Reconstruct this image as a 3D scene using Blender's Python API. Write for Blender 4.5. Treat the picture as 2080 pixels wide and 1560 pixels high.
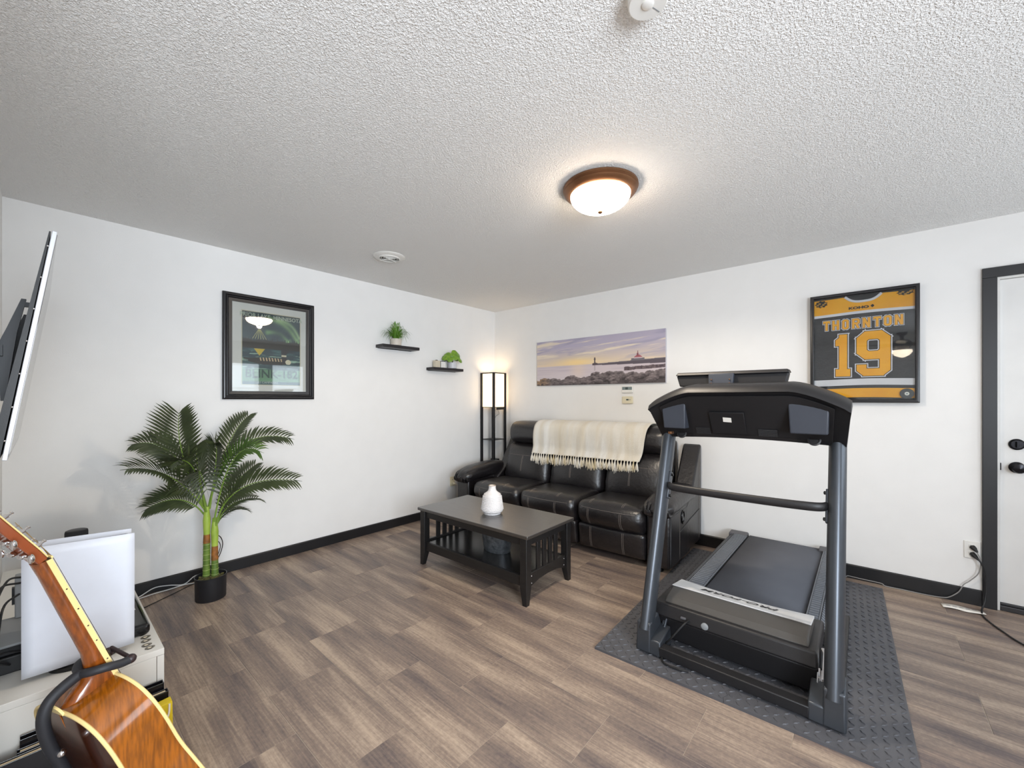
import bpy, bmesh, math, random
import numpy as np
from mathutils import Vector, Matrix, Euler, noise
from mathutils.bvhtree import BVHTree

random.seed(7)
for o in list(bpy.data.objects):
    bpy.data.objects.remove(o, do_unlink=True)
SC = bpy.context.scene
COL = SC.collection

# ------------------------------------------------------------------ camera, world, lights, exposure
FX = -0.6527; FY = 0.7576                      # horizontal view direction
cam_d = bpy.data.cameras.new('camera')
cam_d.sensor_width = 36.0
cam_d.lens = 831.0 / 2080.0 * 36.0
cam_d.shift_y = (811.5 - 780.0) / 2080.0
cam_d.clip_start = 0.02
cam = bpy.data.objects.new('camera', cam_d)
COL.objects.link(cam)
cam.location = (3.649, -3.892, 1.305)
cam.rotation_euler = (math.pi / 2, 0, math.atan2(-FX, FY))
SC.camera = cam

world = bpy.data.worlds.new('world')
SC.world = world
world.use_nodes = True
bg = world.node_tree.nodes['Background']
bg.inputs[0].default_value = (0.80, 0.90, 1.0, 1)
bg.inputs[1].default_value = 2.0


def area_light(name, loc, direction, sx, sy, power, col):
    d = bpy.data.lights.new(name, 'AREA')
    d.shape = 'RECTANGLE'
    d.size = sx
    d.size_y = sy
    d.energy = power
    d.color = col
    o = bpy.data.objects.new(name, d)
    o.location = loc
    o.rotation_euler = Vector(direction).to_track_quat('-Z', 'Y').to_euler()
    COL.objects.link(o)
    return o


DAY = (0.82, 0.905, 1.0)
area_light('daylight_window_one', (5.55, -1.40, 1.52), (-1, 0, 0), 0.80, 0.98, 10, DAY)
area_light('daylight_window_two', (5.55, -0.45, 1.52), (-1, 0, 0), 0.60, 0.98, 6, DAY)
area_light('daylight_window_three', (5.55, -4.20, 1.40), (-1, 0, 0), 1.50, 1.20, 160, DAY)
area_light('added_fill_window', (5.55, -5.90, 1.40), (-1, 0, 0), 1.20, 1.20, 20, DAY)  # unseen source, added as fill from behind the camera

VS = SC.view_settings
VS.view_transform = 'Standard'
VS.look = 'None'
VS.gamma = 1.0
VS.use_curve_mapping = False
VS.exposure = 0.06
SC.cycles.max_bounces = 8
SC.cycles.diffuse_bounces = 5
SC.cycles.glossy_bounces = 4
SC.cycles.transparent_max_bounces = 12
SC.cycles.sample_clamp_indirect = 6.0
SC.cycles.caustics_reflective = False
SC.cycles.caustics_refractive = False
SC.cycles.use_denoising = True
try:
    SC.cycles.denoiser = 'OPENIMAGEDENOISE'
except Exception:
    pass


# ------------------------------------------------------------------ materials
def lin(h):
    h = h.lstrip('#')
    out = []
    for i in (0, 2, 4):
        c = int(h[i:i + 2], 16) / 255.0
        out.append(c / 12.92 if c <= 0.04045 else ((c + 0.055) / 1.055) ** 2.4)
    return tuple(out)


def setp(b, key, val):
    if key in b.inputs:
        b.inputs[key].default_value = val


def mat(name, hexcol, rough=0.5, metal=0.0, spec=0.5, coat=0.0, bump=None, var=None, var_scale=6.0,
        emit=None, emit_strength=0.0, stretch=None, sheen=0.0, subsurf=0.0, rough_var=0.0, coat_rough=0.08):
    m = bpy.data.materials.new(name)
    m.use_nodes = True
    nt = m.node_tree
    b = nt.nodes['Principled BSDF']
    c = lin(hexcol)
    b.inputs['Base Color'].default_value = (*c, 1)
    setp(b, 'Roughness', rough)
    setp(b, 'Metallic', metal)
    setp(b, 'Specular IOR Level', spec)
    setp(b, 'Coat Weight', coat)
    setp(b, 'Coat Roughness', coat_rough)
    setp(b, 'Sheen Weight', sheen)
    tc = nt.nodes.new('ShaderNodeTexCoord')
    vec = tc.outputs['Object']
    if stretch:
        mp = nt.nodes.new('ShaderNodeMapping')
        mp.inputs['Scale'].default_value = stretch
        nt.links.new(vec, mp.inputs['Vector'])
        vec = mp.outputs['Vector']
    nz = nt.nodes.new('ShaderNodeTexNoise')
    nz.inputs['Scale'].default_value = var_scale
    nz.inputs['Detail'].default_value = 5
    nt.links.new(vec, nz.inputs['Vector'])
    c2 = lin(var) if var else tuple(x * 0.93 for x in c)
    rp = nt.nodes.new('ShaderNodeValToRGB')
    rp.color_ramp.elements[0].position = 0.35
    rp.color_ramp.elements[1].position = 0.65
    rp.color_ramp.elements[0].color = (*c2, 1)
    rp.color_ramp.elements[1].color = (*c, 1)
    nt.links.new(nz.outputs['Fac'], rp.inputs['Fac'])
    nt.links.new(rp.outputs['Color'], b.inputs['Base Color'])
    if rough_var:
        mr = nt.nodes.new('ShaderNodeMapRange')
        mr.inputs['To Min'].default_value = rough - rough_var
        mr.inputs['To Max'].default_value = rough + rough_var
        nt.links.new(nz.outputs['Fac'], mr.inputs['Value'])
        nt.links.new(mr.outputs['Result'], b.inputs['Roughness'])
    if bump:
        sc, st = bump
        n2 = nt.nodes.new('ShaderNodeTexNoise')
        n2.inputs['Scale'].default_value = sc
        n2.inputs['Detail'].default_value = 3
        nt.links.new(tc.outputs['Object'], n2.inputs['Vector'])
        bp = nt.nodes.new('ShaderNodeBump')
        bp.inputs['Strength'].default_value = st
        bp.inputs['Distance'].default_value = 0.01
        nt.links.new(n2.outputs['Fac'], bp.inputs['Height'])
        nt.links.new(bp.outputs['Normal'], b.inputs['Normal'])
    if emit:
        setp(b, 'Emission Color', (*lin(emit), 1))
        setp(b, 'Emission Strength', emit_strength)
    return m


def vcol_mat(name, rough=0.6, bump=None):
    m = bpy.data.materials.new(name)
    m.use_nodes = True
    nt = m.node_tree
    b = nt.nodes['Principled BSDF']
    a = nt.nodes.new('ShaderNodeAttribute')
    a.attribute_name = 'print'
    nt.links.new(a.outputs['Color'], b.inputs['Base Color'])
    b.inputs['Roughness'].default_value = rough
    return m


def glass_pane_mat(name, refl=1.0):
    m = bpy.data.materials.new(name)
    m.use_nodes = True
    nt = m.node_tree
    nt.nodes.clear()
    out = nt.nodes.new('ShaderNodeOutputMaterial')
    mix = nt.nodes.new('ShaderNodeMixShader')
    tr = nt.nodes.new('ShaderNodeBsdfTransparent')
    tr.inputs['Color'].default_value = (0.97, 0.985, 0.98, 1)
    gl = nt.nodes.new('ShaderNodeBsdfGlossy')
    gl.inputs['Roughness'].default_value = 0.02
    fr = nt.nodes.new('ShaderNodeFresnel')
    fr.inputs['IOR'].default_value = 1.5
    ml = nt.nodes.new('ShaderNodeMath')
    ml.operation = 'MULTIPLY'
    ml.inputs[1].default_value = refl
    nt.links.new(fr.outputs['Fac'], ml.inputs[0])
    nt.links.new(ml.outputs[0], mix.inputs['Fac'])
    nt.links.new(tr.outputs[0], mix.inputs[1])
    nt.links.new(gl.outputs[0], mix.inputs[2])
    nt.links.new(mix.outputs[0], out.inputs['Surface'])
    return m


def floor_mat():
    m = bpy.data.materials.new('wood_look_tile')
    m.use_nodes = True
    nt = m.node_tree
    N = nt.nodes
    L = nt.links
    b = N['Principled BSDF']
    tc = N.new('ShaderNodeTexCoord')
    oi = N.new('ShaderNodeObjectInfo')
    comb = N.new('ShaderNodeCombineXYZ')
    m1 = N.new('ShaderNodeMath'); m1.operation = 'MULTIPLY'; m1.inputs[1].default_value = 37.0
    m2 = N.new('ShaderNodeMath'); m2.operation = 'MULTIPLY'; m2.inputs[1].default_value = 91.0
    L.new(oi.outputs['Random'], m1.inputs[0]); L.new(oi.outputs['Random'], m2.inputs[0])
    L.new(m1.outputs[0], comb.inputs['X']); L.new(m2.outputs[0], comb.inputs['Y'])
    add = N.new('ShaderNodeVectorMath'); add.operation = 'ADD'
    L.new(tc.outputs['Object'], add.inputs[0]); L.new(comb.outputs[0], add.inputs[1])

    def nz(scale3, detail, rough=0.5):
        mp = N.new('ShaderNodeMapping'); mp.inputs['Scale'].default_value = scale3
        L.new(add.outputs[0], mp.inputs['Vector'])
        n = N.new('ShaderNodeTexNoise'); n.inputs['Scale'].default_value = 1.0
        n.inputs['Detail'].default_value = detail; n.inputs['Roughness'].default_value = rough
        L.new(mp.outputs[0], n.inputs['Vector'])
        return n.outputs['Fac']
    band = nz((0.9, 7.5, 1), 2)
    grain = nz((5.0, 120.0, 1), 4, 0.6)
    fleck = nz((60.0, 60.0, 1), 3, 0.7)
    rp = N.new('ShaderNodeValToRGB')
    e = rp.color_ramp.elements
    e[0].position = 0.30; e[0].color = (*lin('#5c5150'), 1)
    e[1].position = 0.70; e[1].color = (*lin('#b19d8a'), 1)
    mid = rp.color_ramp.elements.new(0.5); mid.color = (*lin('#857468'), 1)
    s1 = N.new('ShaderNodeMath'); s1.operation = 'MULTIPLY_ADD'; s1.inputs[1].default_value = 0.45; 
    L.new(grain, s1.inputs[0])
    s2 = N.new('ShaderNodeMath'); s2.operation = 'MULTIPLY_ADD'; s2.inputs[1].default_value = 0.30
    L.new(fleck, s2.inputs[0])
    sb = N.new('ShaderNodeMath'); sb.operation = 'MULTIPLY_ADD'; sb.inputs[1].default_value = 0.95; sb.inputs[2].default_value = -0.35
    L.new(band, sb.inputs[0])
    L.new(sb.outputs[0], s1.inputs[2]); L.new(s1.outputs[0], s2.inputs[2])
    L.new(s2.outputs[0], rp.inputs['Fac'])
    L.new(rp.outputs['Color'], b.inputs['Base Color'])
    mr = N.new('ShaderNodeMapRange'); mr.inputs['To Min'].default_value = 0.38; mr.inputs['To Max'].default_value = 0.55
    L.new(fleck, mr.inputs['Value']); L.new(mr.outputs[0], b.inputs['Roughness'])
    bp = N.new('ShaderNodeBump'); bp.inputs['Strength'].default_value = 0.12; bp.inputs['Distance'].default_value = 0.004
    L.new(grain, bp.inputs['Height']); L.new(bp.outputs[0], b.inputs['Normal'])
    return m


def ceiling_mat():
    m = bpy.data.materials.new('textured_ceiling')
    m.use_nodes = True
    nt = m.node_tree; N = nt.nodes; L = nt.links
    b = N['Principled BSDF']
    b.inputs['Base Color'].default_value = (*lin('#f5f4f2'), 1)
    b.inputs['Roughness'].default_value = 0.9
    setp(b, 'Specular IOR Level', 0.15)
    tc = N.new('ShaderNodeTexCoord')
    n1 = N.new('ShaderNodeTexNoise'); n1.inputs['Scale'].default_value = 140; n1.inputs['Detail'].default_value = 2
    n1.inputs['Distortion'].default_value = 0.6
    L.new(tc.outputs['Object'], n1.inputs['Vector'])
    n2 = N.new('ShaderNodeTexNoise'); n2.inputs['Scale'].default_value = 300; n2.inputs['Detail'].default_value = 1
    L.new(tc.outputs['Object'], n2.inputs['Vector'])
    rp = N.new('ShaderNodeMapRange'); rp.inputs['From Min'].default_value = 0.42; rp.inputs['From Max'].default_value = 0.66
    L.new(n1.outputs['Fac'], rp.inputs['Value'])
    ma = N.new('ShaderNodeMath'); ma.operation = 'MULTIPLY_ADD'; ma.inputs[1].default_value = 0.35
    L.new(n2.outputs['Fac'], ma.inputs[0]); L.new(rp.outputs[0], ma.inputs[2])
    bp = N.new('ShaderNodeBump'); bp.inputs['Strength'].default_value = 0.8; bp.inputs['Distance'].default_value = 0.0042
    L.new(ma.outputs[0], bp.inputs['Height']); L.new(bp.outputs[0], b.inputs['Normal'])
    return m


def frosted_lamp_mat(name, hexcol, strength, edge_hex=None):
    m = bpy.data.materials.new(name)
    m.use_nodes = True
    nt = m.node_tree
    b = nt.nodes['Principled BSDF']
    b.inputs['Base Color'].default_value = (0.85, 0.82, 0.78, 1)
    b.inputs['Roughness'].default_value = 0.35
    tc = nt.nodes.new('ShaderNodeTexCoord')
    nz = nt.nodes.new('ShaderNodeTexNoise'); nz.inputs['Scale'].default_value = 7
    nt.links.new(tc.outputs['Object'], nz.inputs['Vector'])
    rp = nt.nodes.new('ShaderNodeValToRGB')
    rp.color_ramp.elements[0].color = (*lin(edge_hex or hexcol), 1)
    rp.color_ramp.elements[1].color = (*lin(hexcol), 1)
    rp.color_ramp.elements[0].position = 0.3; rp.color_ramp.elements[1].position = 0.6
    nt.links.new(nz.outputs['Fac'], rp.inputs['Fac'])
    nt.links.new(rp.outputs['Color'], b.inputs['Emission Color'])
    b.inputs['Emission Strength'].default_value = strength
    return m


M = dict(
    wall=mat('white_wall_paint', '#efeeec', 0.85, spec=0.2, bump=(220, 0.06), var='#edecea'),
    ceiling=ceiling_mat(),
    tile=floor_mat(),
    grout=mat('tile_joint', '#b3a595', 0.8),
    trim=mat('black_trim_paint', '#19191c', 0.42, var='#161618'),
    door=mat('white_door_paint', '#dedddb', 0.45, var='#dad9d7'),
    black_metal=mat('black_satin_metal', '#141417', 0.4, metal=0.2),
    dark_bronze=mat('dark_bronze_hardware', '#17161a', 0.22, metal=0.7),
    sill=mat('dark_threshold', '#3b3a3c', 0.4, metal=0.4),
    plastic_white=mat('white_plastic', '#e9e7e2', 0.4),
    plastic_cream=mat('cream_plastic', '#e2d9bd', 0.45),
    lcd=mat('grey_lcd', '#7f8c8c', 0.25),
    lcd_dark=mat('dark_lcd_digits', '#3f4a4a', 0.3),
    plastic_black=mat('black_plastic', '#101012', 0.45, bump=(300, 0.05)),
    plastic_gloss=mat('glossy_black_plastic', '#0c0c0e', 0.12),
    plastic_grey=mat('grey_plastic', '#8d9092', 0.5),
    bronze=mat('brushed_bronze', '#8a6244', 0.38, metal=0.75, var='#7a543a'),
    dome=frosted_lamp_mat('frosted_alabaster_glass', '#fff0dc', 30.0, '#ffdfbc'),
    bowl=frosted_lamp_mat('fan_light_glass', '#ffeacf', 25.0),
    shade=frosted_lamp_mat('lit_lamp_shade', '#ffd49a', 2.0, '#ffdcae'),
    leather=mat('black_leather', '#1b181a', 0.34, spec=0.75, bump=(42, 0.22), var='#161416', var_scale=9, rough_var=0.05),
    leather_side=mat('black_vinyl', '#1b1a1d', 0.36, bump=(140, 0.06)),
    stitch=mat('pale_thread', '#8f857c', 0.8),
    throw=mat('cream_woven_throw', '#efece4', 0.95, spec=0.1, bump=(260, 0.5), var='#e0d5c0', var_scale=1.0, stretch=(9, 0.8, 0.8), sheen=0.3),
    tassel=mat('cream_yarn', '#efebe2', 0.95, spec=0.1, bump=(300, 0.4), var='#d6c6a2', var_scale=1.0, stretch=(26, 1, 1)),
    table=mat('black_painted_wood', '#171617', 0.42, bump=(40, 0.05), var='#1e1c1b', var_scale=3, stretch=(2, 40, 40), rough_var=0.06),
    table_shelf=mat('semi_gloss_black_shelf', '#191818', 0.22, spec=0.8, var='#211f1e', var_scale=3, stretch=(2, 40, 40), rough_var=0.05),
    table_top=mat('sheen_browned_tabletop', '#2b2724', 0.40, spec=1.0, coat=1.0, coat_rough=0.36, bump=(40, 0.05), var='#37312b', var_scale=3, stretch=(2, 40, 40), rough_var=0.07),  # warm lamp sheen partly put into a browner base colour
    vase=mat('white_ceramic', '#e9e6e6', 0.35, bump=(130, 0.5)),
    vase_rim=mat('gold_rim', '#b0894b', 0.3, metal=0.8),
    galv=mat('galvanised_steel', '#82878c', 0.42, metal=0.7, var='#5c6268', var_scale=28, bump=(60, 0.2)),
    steel_grey=mat('dark_grey_post_paint', '#4a4e54', 0.34, metal=0.55),
    tm_black=mat('treadmill_black', '#1d1c1e', 0.45, bump=(400, 0.08)),
    tm_dark=mat('treadmill_recess_black', '#121114', 0.6),
    tm_rail=mat('treadmill_rail_grey', '#6c7077', 0.55),
    tm_cap=mat('treadmill_cap_grey', '#5c5b5f', 0.6),
    tm_belt=mat('treadmill_belt', '#5b5d64', 0.75, bump=(900, 0.4)),
    tm_pad=mat('warm_black_pad', '#45423f', 0.5),
    tm_strip=mat('silver_strip', '#d6d6d6', 0.45),
    tm_tray=mat('slate_tray_plastic', '#3b3f48', 0.5),
    chrome=mat('chrome', '#d9d9dc', 0.12, metal=1.0),
    foam=mat('charcoal_foam', '#545458', 0.5, bump=(350, 0.15), var='#4d4d51'),
    pot_black=mat('black_pot', '#1d1e22', 0.45),
    moss=mat('dried_moss', '#6f6a3d', 0.95, bump=(90, 1.0), var='#3d3a22', var_scale=60),
    frond=mat('palm_leaf', '#465030', 0.40, var='#343d24', var_scale=9),
    frond_light=mat('palm_leaf_bright', '#55702c', 0.42, var='#3f5a26', var_scale=9),
    frond_grey=mat('palm_leaf_grey', '#5d6453', 0.55, var='#4b5442', var_scale=9),  # greyer green than the other fronds
    rachis=mat('palm_stalk', '#7c9a3c', 0.45),
    cane=mat('palm_cane', '#6f8a38', 0.45, var='#4f6a2c', var_scale=12),
    cane_top=mat('palm_crownshaft', '#a9bf4e', 0.45, var='#8aa63c', var_scale=10),
    cane_ring=mat('palm_cane_ring', '#b9c07c', 0.6),
    cane_brown=mat('palm_cane_husk', '#a3662a', 0.6, var='#6f4a22', var_scale=30),
    grass_leaf=mat('spider_grass', '#6f9a34', 0.5, var='#4c7a22', var_scale=40),
    pilea=mat('round_leaf', '#84a834', 0.4, var='#5c8626', var_scale=30),
    pilea_stem=mat('leaf_stem', '#c3c884', 0.5),
    soil=mat('soil', '#3a2c22', 0.9),
    ceramic_cream=mat('cream_pot', '#d9cfc2', 0.5),
    ceramic_grey=mat('pale_grey_pot', '#cfd0d6', 0.4),
    candle=mat('cream_card', '#d8cdb8', 0.7),
    shelf=mat('black_shelf', '#1f1c20', 0.45),
    frame_black=mat('black_frame_lacquer', '#17161a', 0.28),
    matboard=mat('off_white_matboard', '#e0dcd6', 0.8),
    art=vcol_mat('printed_art', 0.55),
    canvas_print=vcol_mat('printed_canvas', 0.7),
    canvas_side=mat('canvas_wrap_edge', '#c9c6cc', 0.8),
    glass=glass_pane_mat('picture_glass', 1.5),
    glass_jersey=glass_pane_mat('shadow_box_glass', 0.65),
    window_glass=glass_pane_mat('window_glass', 1.0),
    j_yellow=mat('yellow_jersey_cloth', '#f2ab12', 0.8, bump=(30, 0.3), var='#ea9f0e'),
    j_black=mat('black_jersey_cloth', '#242226', 0.8, bump=(30, 0.3), var='#2a282c'),
    j_white=mat('white_jersey_cloth', '#dedbe2', 0.8, bump=(30, 0.2)),
    j_ink=mat('black_jersey_ink', '#16151a', 0.8),
    paper=mat('white_paper', '#e8e3da', 0.8),
    console=mat('white_console_laminate', '#dcd9d2', 0.42, var='#d8d5ce'),
    ps_white=mat('matte_white_shell', '#d6dae4', 0.5),
    gtr_side=mat('amber_gloss_wood', '#9a560f', 0.16, coat=0.6, var='#74400c', var_scale=5, stretch=(4, 30, 4)),
    gtr_back=mat('dark_gloss_wood', '#4c230c', 0.16, coat=0.6, var='#381808', var_scale=5, stretch=(30, 4, 4)),
    gtr_top=mat('spruce_top', '#c79a54', 0.2, coat=0.5, var='#b88a48', stretch=(60, 3, 3)),
    gtr_neck=mat('mahogany_neck', '#8a4612', 0.2, coat=0.5, var='#66330c', stretch=(20, 20, 3)),
    gtr_heel=mat('rosy_heel_wood', '#8f5540', 0.25, coat=0.4),
    binding=mat('cream_binding', '#e8cf8e', 0.3),
    fretboard=mat('rosewood_fretboard', '#2e1c14', 0.5),
    string=mat('bronze_string', '#b9a27a', 0.3, metal=0.9),
    rubber=mat('black_foam_rubber', '#1e1f24', 0.6),
    rod=mat('brown_black_rod', '#2a1c1e', 0.45),
    cable=mat('black_cable', '#141416', 0.5),
    cable_grey=mat('grey_cable', '#8f8d8b', 0.5),
    cable_white=mat('white_cable', '#c9cacb', 0.5),
    yellow_card=mat('yellow_paper', '#dcc320', 0.6, var='#d4b91c'),
    binder=mat('black_binder', '#151316', 0.25),
    page=mat('cream_pages', '#d8c7a8', 0.7),
    pick_a=mat('dark_pick', '#2c2824', 0.3, var='#8a8478', var_scale=160),
    tv_side=mat('silver_tv_edge', '#cfd2d8', 0.35, metal=0.3),
    tv_screen=mat('tv_screen', '#101114', 0.06),
    curtain=mat('sheer_curtain', '#f2f0ec', 0.9),
    fan_wood=mat('dark_fan_blade', '#2d211b', 0.4),
    wicker=mat('wicker', '#b99c72', 0.8, bump=(120, 0.6)),
)


# ------------------------------------------------------------------ mesh builder
class MB:
    def __init__(self):
        self.v = []
        self.f = []
        self.smooth = True

    def add(self, vs, fs):
        k = len(self.v)
        self.v.extend(Vector(p) for p in vs)
        self.f.extend([tuple(i + k for i in f) for f in fs])
        return self

    def box(self, lo, hi, R=None, c=None):
        x0, y0, z0 = lo; x1, y1, z1 = hi
        vs = [Vector(p) for p in [(x0, y0, z0), (x1, y0, z0), (x1, y1, z0), (x0, y1, z0),
                                  (x0, y0, z1), (x1, y0, z1), (x1, y1, z1), (x0, y1, z1)]]
        if R is not None:
            cc = Vector(c) if c is not None else Vector(((x0 + x1) / 2, (y0 + y1) / 2, (z0 + z1) / 2))
            vs = [R @ (p - cc) + cc for p in vs]
        return self.add(vs, [(3, 2, 1, 0), (4, 5, 6, 7), (0, 1, 5, 4), (1, 2, 6, 5), (2, 3, 7, 6), (3, 0, 4, 7)])

    def hexa(self, b, t):
        return self.add(list(b) + list(t), [(3, 2, 1, 0), (4, 5, 6, 7), (0, 1, 5, 4), (1, 2, 6, 5), (2, 3, 7, 6), (3, 0, 4, 7)])

    def loft(self, rings, closed=True, caps=True):
        n = len(rings[0]); k = len(self.v)
        for r in rings:
            self.v.extend(Vector(p) for p in r)
        for i in range(len(rings) - 1):
            for j in range(n if closed else n - 1):
                a = k + i * n + j; b = k + i * n + (j + 1) % n
                self.f.append((a, b, b + n, a + n))
        if caps and closed:
            self.f.append(tuple(k + j for j in reversed(range(n))))
            self.f.append(tuple(k + (len(rings) - 1) * n + j for j in range(n)))
        return self

    def tube(self, pts, r, n=8, caps=True, ell=None):
        pts = [Vector(p) for p in pts]
        rr = r if isinstance(r, (list, tuple)) else [r] * len(pts)
        t = (pts[1] - pts[0]).normalized()
        ref = Vector((0, 0, 1)) if abs(t.z) < 0.9 else Vector((1, 0, 0))
        u = t.cross(ref).normalized()
        if ell and abs(t.z) >= 0.5:
            u = Vector((1, 0, 0)) - t * t.x
            u.normalize()
        rings = []
        for i, p in enumerate(pts):
            if i == 0: tt = pts[1] - pts[0]
            elif i == len(pts) - 1: tt = pts[-1] - pts[-2]
            else: tt = (pts[i + 1] - pts[i]).normalized() + (pts[i] - pts[i - 1]).normalized()
            tt = tt.normalized() if tt.length > 1e-9 else t
            u = (u - tt * u.dot(tt)).normalized()
            w = tt.cross(u)
            ex, ey = ell if ell else (1, 1)
            rings.append([p + (u * math.cos(a) * ex + w * math.sin(a) * ey) * rr[i]
                          for a in [2 * math.pi * j / n for j in range(n)]])
        return self.loft(rings, True, caps)

    def lathe(self, prof, c=(0, 0, 0), n=32, caps=True, sx=1.0, sy=1.0):
        c = Vector(c)
        rings = [[c + Vector((r * sx * math.cos(2 * math.pi * j / n), r * sy * math.sin(2 * math.pi * j / n), z)) for j in range(n)]
                 for r, z in prof]
        return self.loft(rings, True, caps)

    def prism(self, poly, d0, d1, plane='xz'):
        # poly extruded along the missing axis from d0 to d1
        def P(a, b, d):
            return (a, d, b) if plane == 'xz' else ((d, a, b) if plane == 'yz' else (a, b, d))
        return self.loft([[P(a, b, d0) for a, b in poly], [P(a, b, d1) for a, b in poly]])

    def grid(self, pts):                       # pts[i][j]
        k = len(self.v); n = len(pts[0])
        for row in pts:
            self.v.extend(Vector(p) for p in row)
        for i in range(len(pts) - 1):
            for j in range(n - 1):
                a = k + i * n + j
                self.f.append((a, a + 1, a + n + 1, a + n))
        return self

    def sphere(self, c, r, n=12, sx=1, sy=1, sz=1):
        prof = [(max(1e-4, math.sin(math.pi * i / n)) * r, -math.cos(math.pi * i / n) * r * sz) for i in range(n + 1)]
        return self.lathe(prof, c, n * 2, True, sx, sy)

    def xform(self, mtx):
        self.v = [mtx @ p for p in self.v]
        return self

    def build(self, name, material, parent=None, smooth=True, bevel=0.0, seg=2, world=True, fix=True, angle=35):
        me = bpy.data.meshes.new(name)
        vs = self.v
        if parent is not None and world:
            inv = wm(parent).inverted()
            vs = [inv @ p for p in vs]
        me.from_pydata([tuple(p) for p in vs], [], self.f)
        if fix:
            b = bmesh.new(); b.from_mesh(me)
            bmesh.ops.recalc_face_normals(b, faces=b.faces)
            b.to_mesh(me); b.free()
        if smooth:
            me.polygons.foreach_set('use_smooth', [True] * len(me.polygons))
            me.set_sharp_from_angle(angle=math.radians(angle))
        me.materials.append(M[material] if isinstance(material, str) else material)
        o = bpy.data.objects.new(name, me)
        COL.objects.link(o)
        if parent is not None:
            o.parent = parent
        if bevel:
            bv = o.modifiers.new('bevel', 'BEVEL')
            bv.width = bevel; bv.segments = seg; bv.limit_method = 'ANGLE'; bv.angle_limit = math.radians(40)
            bv.harden_normals = False
        return o


def wm(o):
    m = Matrix.LocRotScale(o.location, o.rotation_euler, o.scale)
    return wm(o.parent) @ m if o.parent else m


def tag(o, label, cat, group=None):
    o['label'] = label
    o['category'] = cat
    if group: o['group'] = group
    return o


def thing(name, label, cat, loc=(0, 0, 0), rz=0.0, group=None):
    o = bpy.data.objects.new(name, None)
    COL.objects.link(o)
    o.location = loc
    o.rotation_euler = (0, 0, rz)
    o.empty_display_size = 0.05
    return tag(o, label, cat, group)


def struct(o):
    o['kind'] = 'structure'
    return o


def stuff(o):
    o['kind'] = 'stuff'
    return o


def bez(p0, p1, p2, n):
    # quadratic curve through p1 at t=.5
    p0, p1, p2 = Vector(p0), Vector(p1), Vector(p2)
    c = p1 * 2 - (p0 + p2) * 0.5
    return [p0 * (1 - t) ** 2 + c * 2 * t * (1 - t) + p2 * t * t for t in [i / n for i in range(n + 1)]]


def smooth_path(pts, n=6):
    pts = [Vector(p) for p in pts]
    P = [pts[0] * 2 - pts[1]] + pts + [pts[-1] * 2 - pts[-2]]
    out = []
    for i in range(1, len(P) - 2):
        a, b, c, d = P[i - 1], P[i], P[i + 1], P[i + 2]
        for k in range(n):
            t = k / n
            out.append(0.5 * ((2 * b) + (c - a) * t + (2 * a - 5 * b + 4 * c - d) * t * t + (3 * b - a - 3 * c + d) * t ** 3))
    out.append(pts[-1])
    return out


def text_obj(name, body, size, loc, rot, material, parent, extrude=0.0006, align='CENTER', sx=1.0, bold=0.0, shear=0.0):
    c = bpy.data.curves.new(name, 'FONT')
    c.body = body
    c.size = size
    c.align_x = align
    c.align_y = 'CENTER'
    c.extrude = extrude
    c.offset = bold
    c.shear = shear
    c.resolution_u = 3
    o = bpy.data.objects.new(name, c)
    COL.objects.link(o)
    o.parent = parent
    o.location = loc
    o.rotation_euler = rot
    o.scale = (sx, 1, 1)
    bpy.context.view_layer.update()
    me = bpy.data.meshes.new_from_object(o)
    me.materials.clear()
    me.materials.append(M[material] if isinstance(material, str) else material)
    bpy.data.objects.remove(o)
    bpy.data.curves.remove(c)
    o = bpy.data.objects.new(name, me)
    COL.objects.link(o)
    o.parent = parent
    o.location = loc
    o.rotation_euler = rot
    o.scale = (sx, 1, 1)
    return o


def soft(c, h, r=0.04, n=12, bulge=(0, 0, 0), fn=None):
    """rounded, bulging cushion: centre c, half sizes h"""
    mb = MB()
    c = Vector(c); h = Vector(h)
    cs = [math.sin(math.pi / 2 * (2 * i / n - 1)) for i in range(n + 1)]
    idx = {}

    def vert(i, j, k):
        key = (i, j, k)
        if key in idx: return idx[key]
        q = Vector((cs[i] * h.x, cs[j] * h.y, cs[k] * h.z))
        inn = Vector([max(-(h[a] - r), min(h[a] - r, q[a])) for a in range(3)])
        d = q - inn
        p = inn + d.normalized() * r if d.length > 1e-9 else q
        u = [p[a] / h[a] for a in range(3)]
        for a in range(3):
            b1, b2 = (a + 1) % 3, (a + 2) % 3
            p[a] += bulge[a] * u[a] * max(0, 1 - u[b1] ** 2) * max(0, 1 - u[b2] ** 2)
        if fn: p = fn(p, u)
        idx[key] = len(mb.v)
        mb.v.append(c + p)
        return idx[key]
    for a in range(n):
        for b in range(n):
            for s in (0, n):
                mb.f.append((vert(a, b, s), vert(a + 1, b, s), vert(a + 1, b + 1, s), vert(a, b + 1, s)))
                mb.f.append((vert(a, s, b), vert(a + 1, s, b), vert(a + 1, s, b + 1), vert(a, s, b + 1)))
                mb.f.append((vert(s, a, b), vert(s, a + 1, b), vert(s, a + 1, b + 1), vert(s, a, b + 1)))
    return mb


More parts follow.
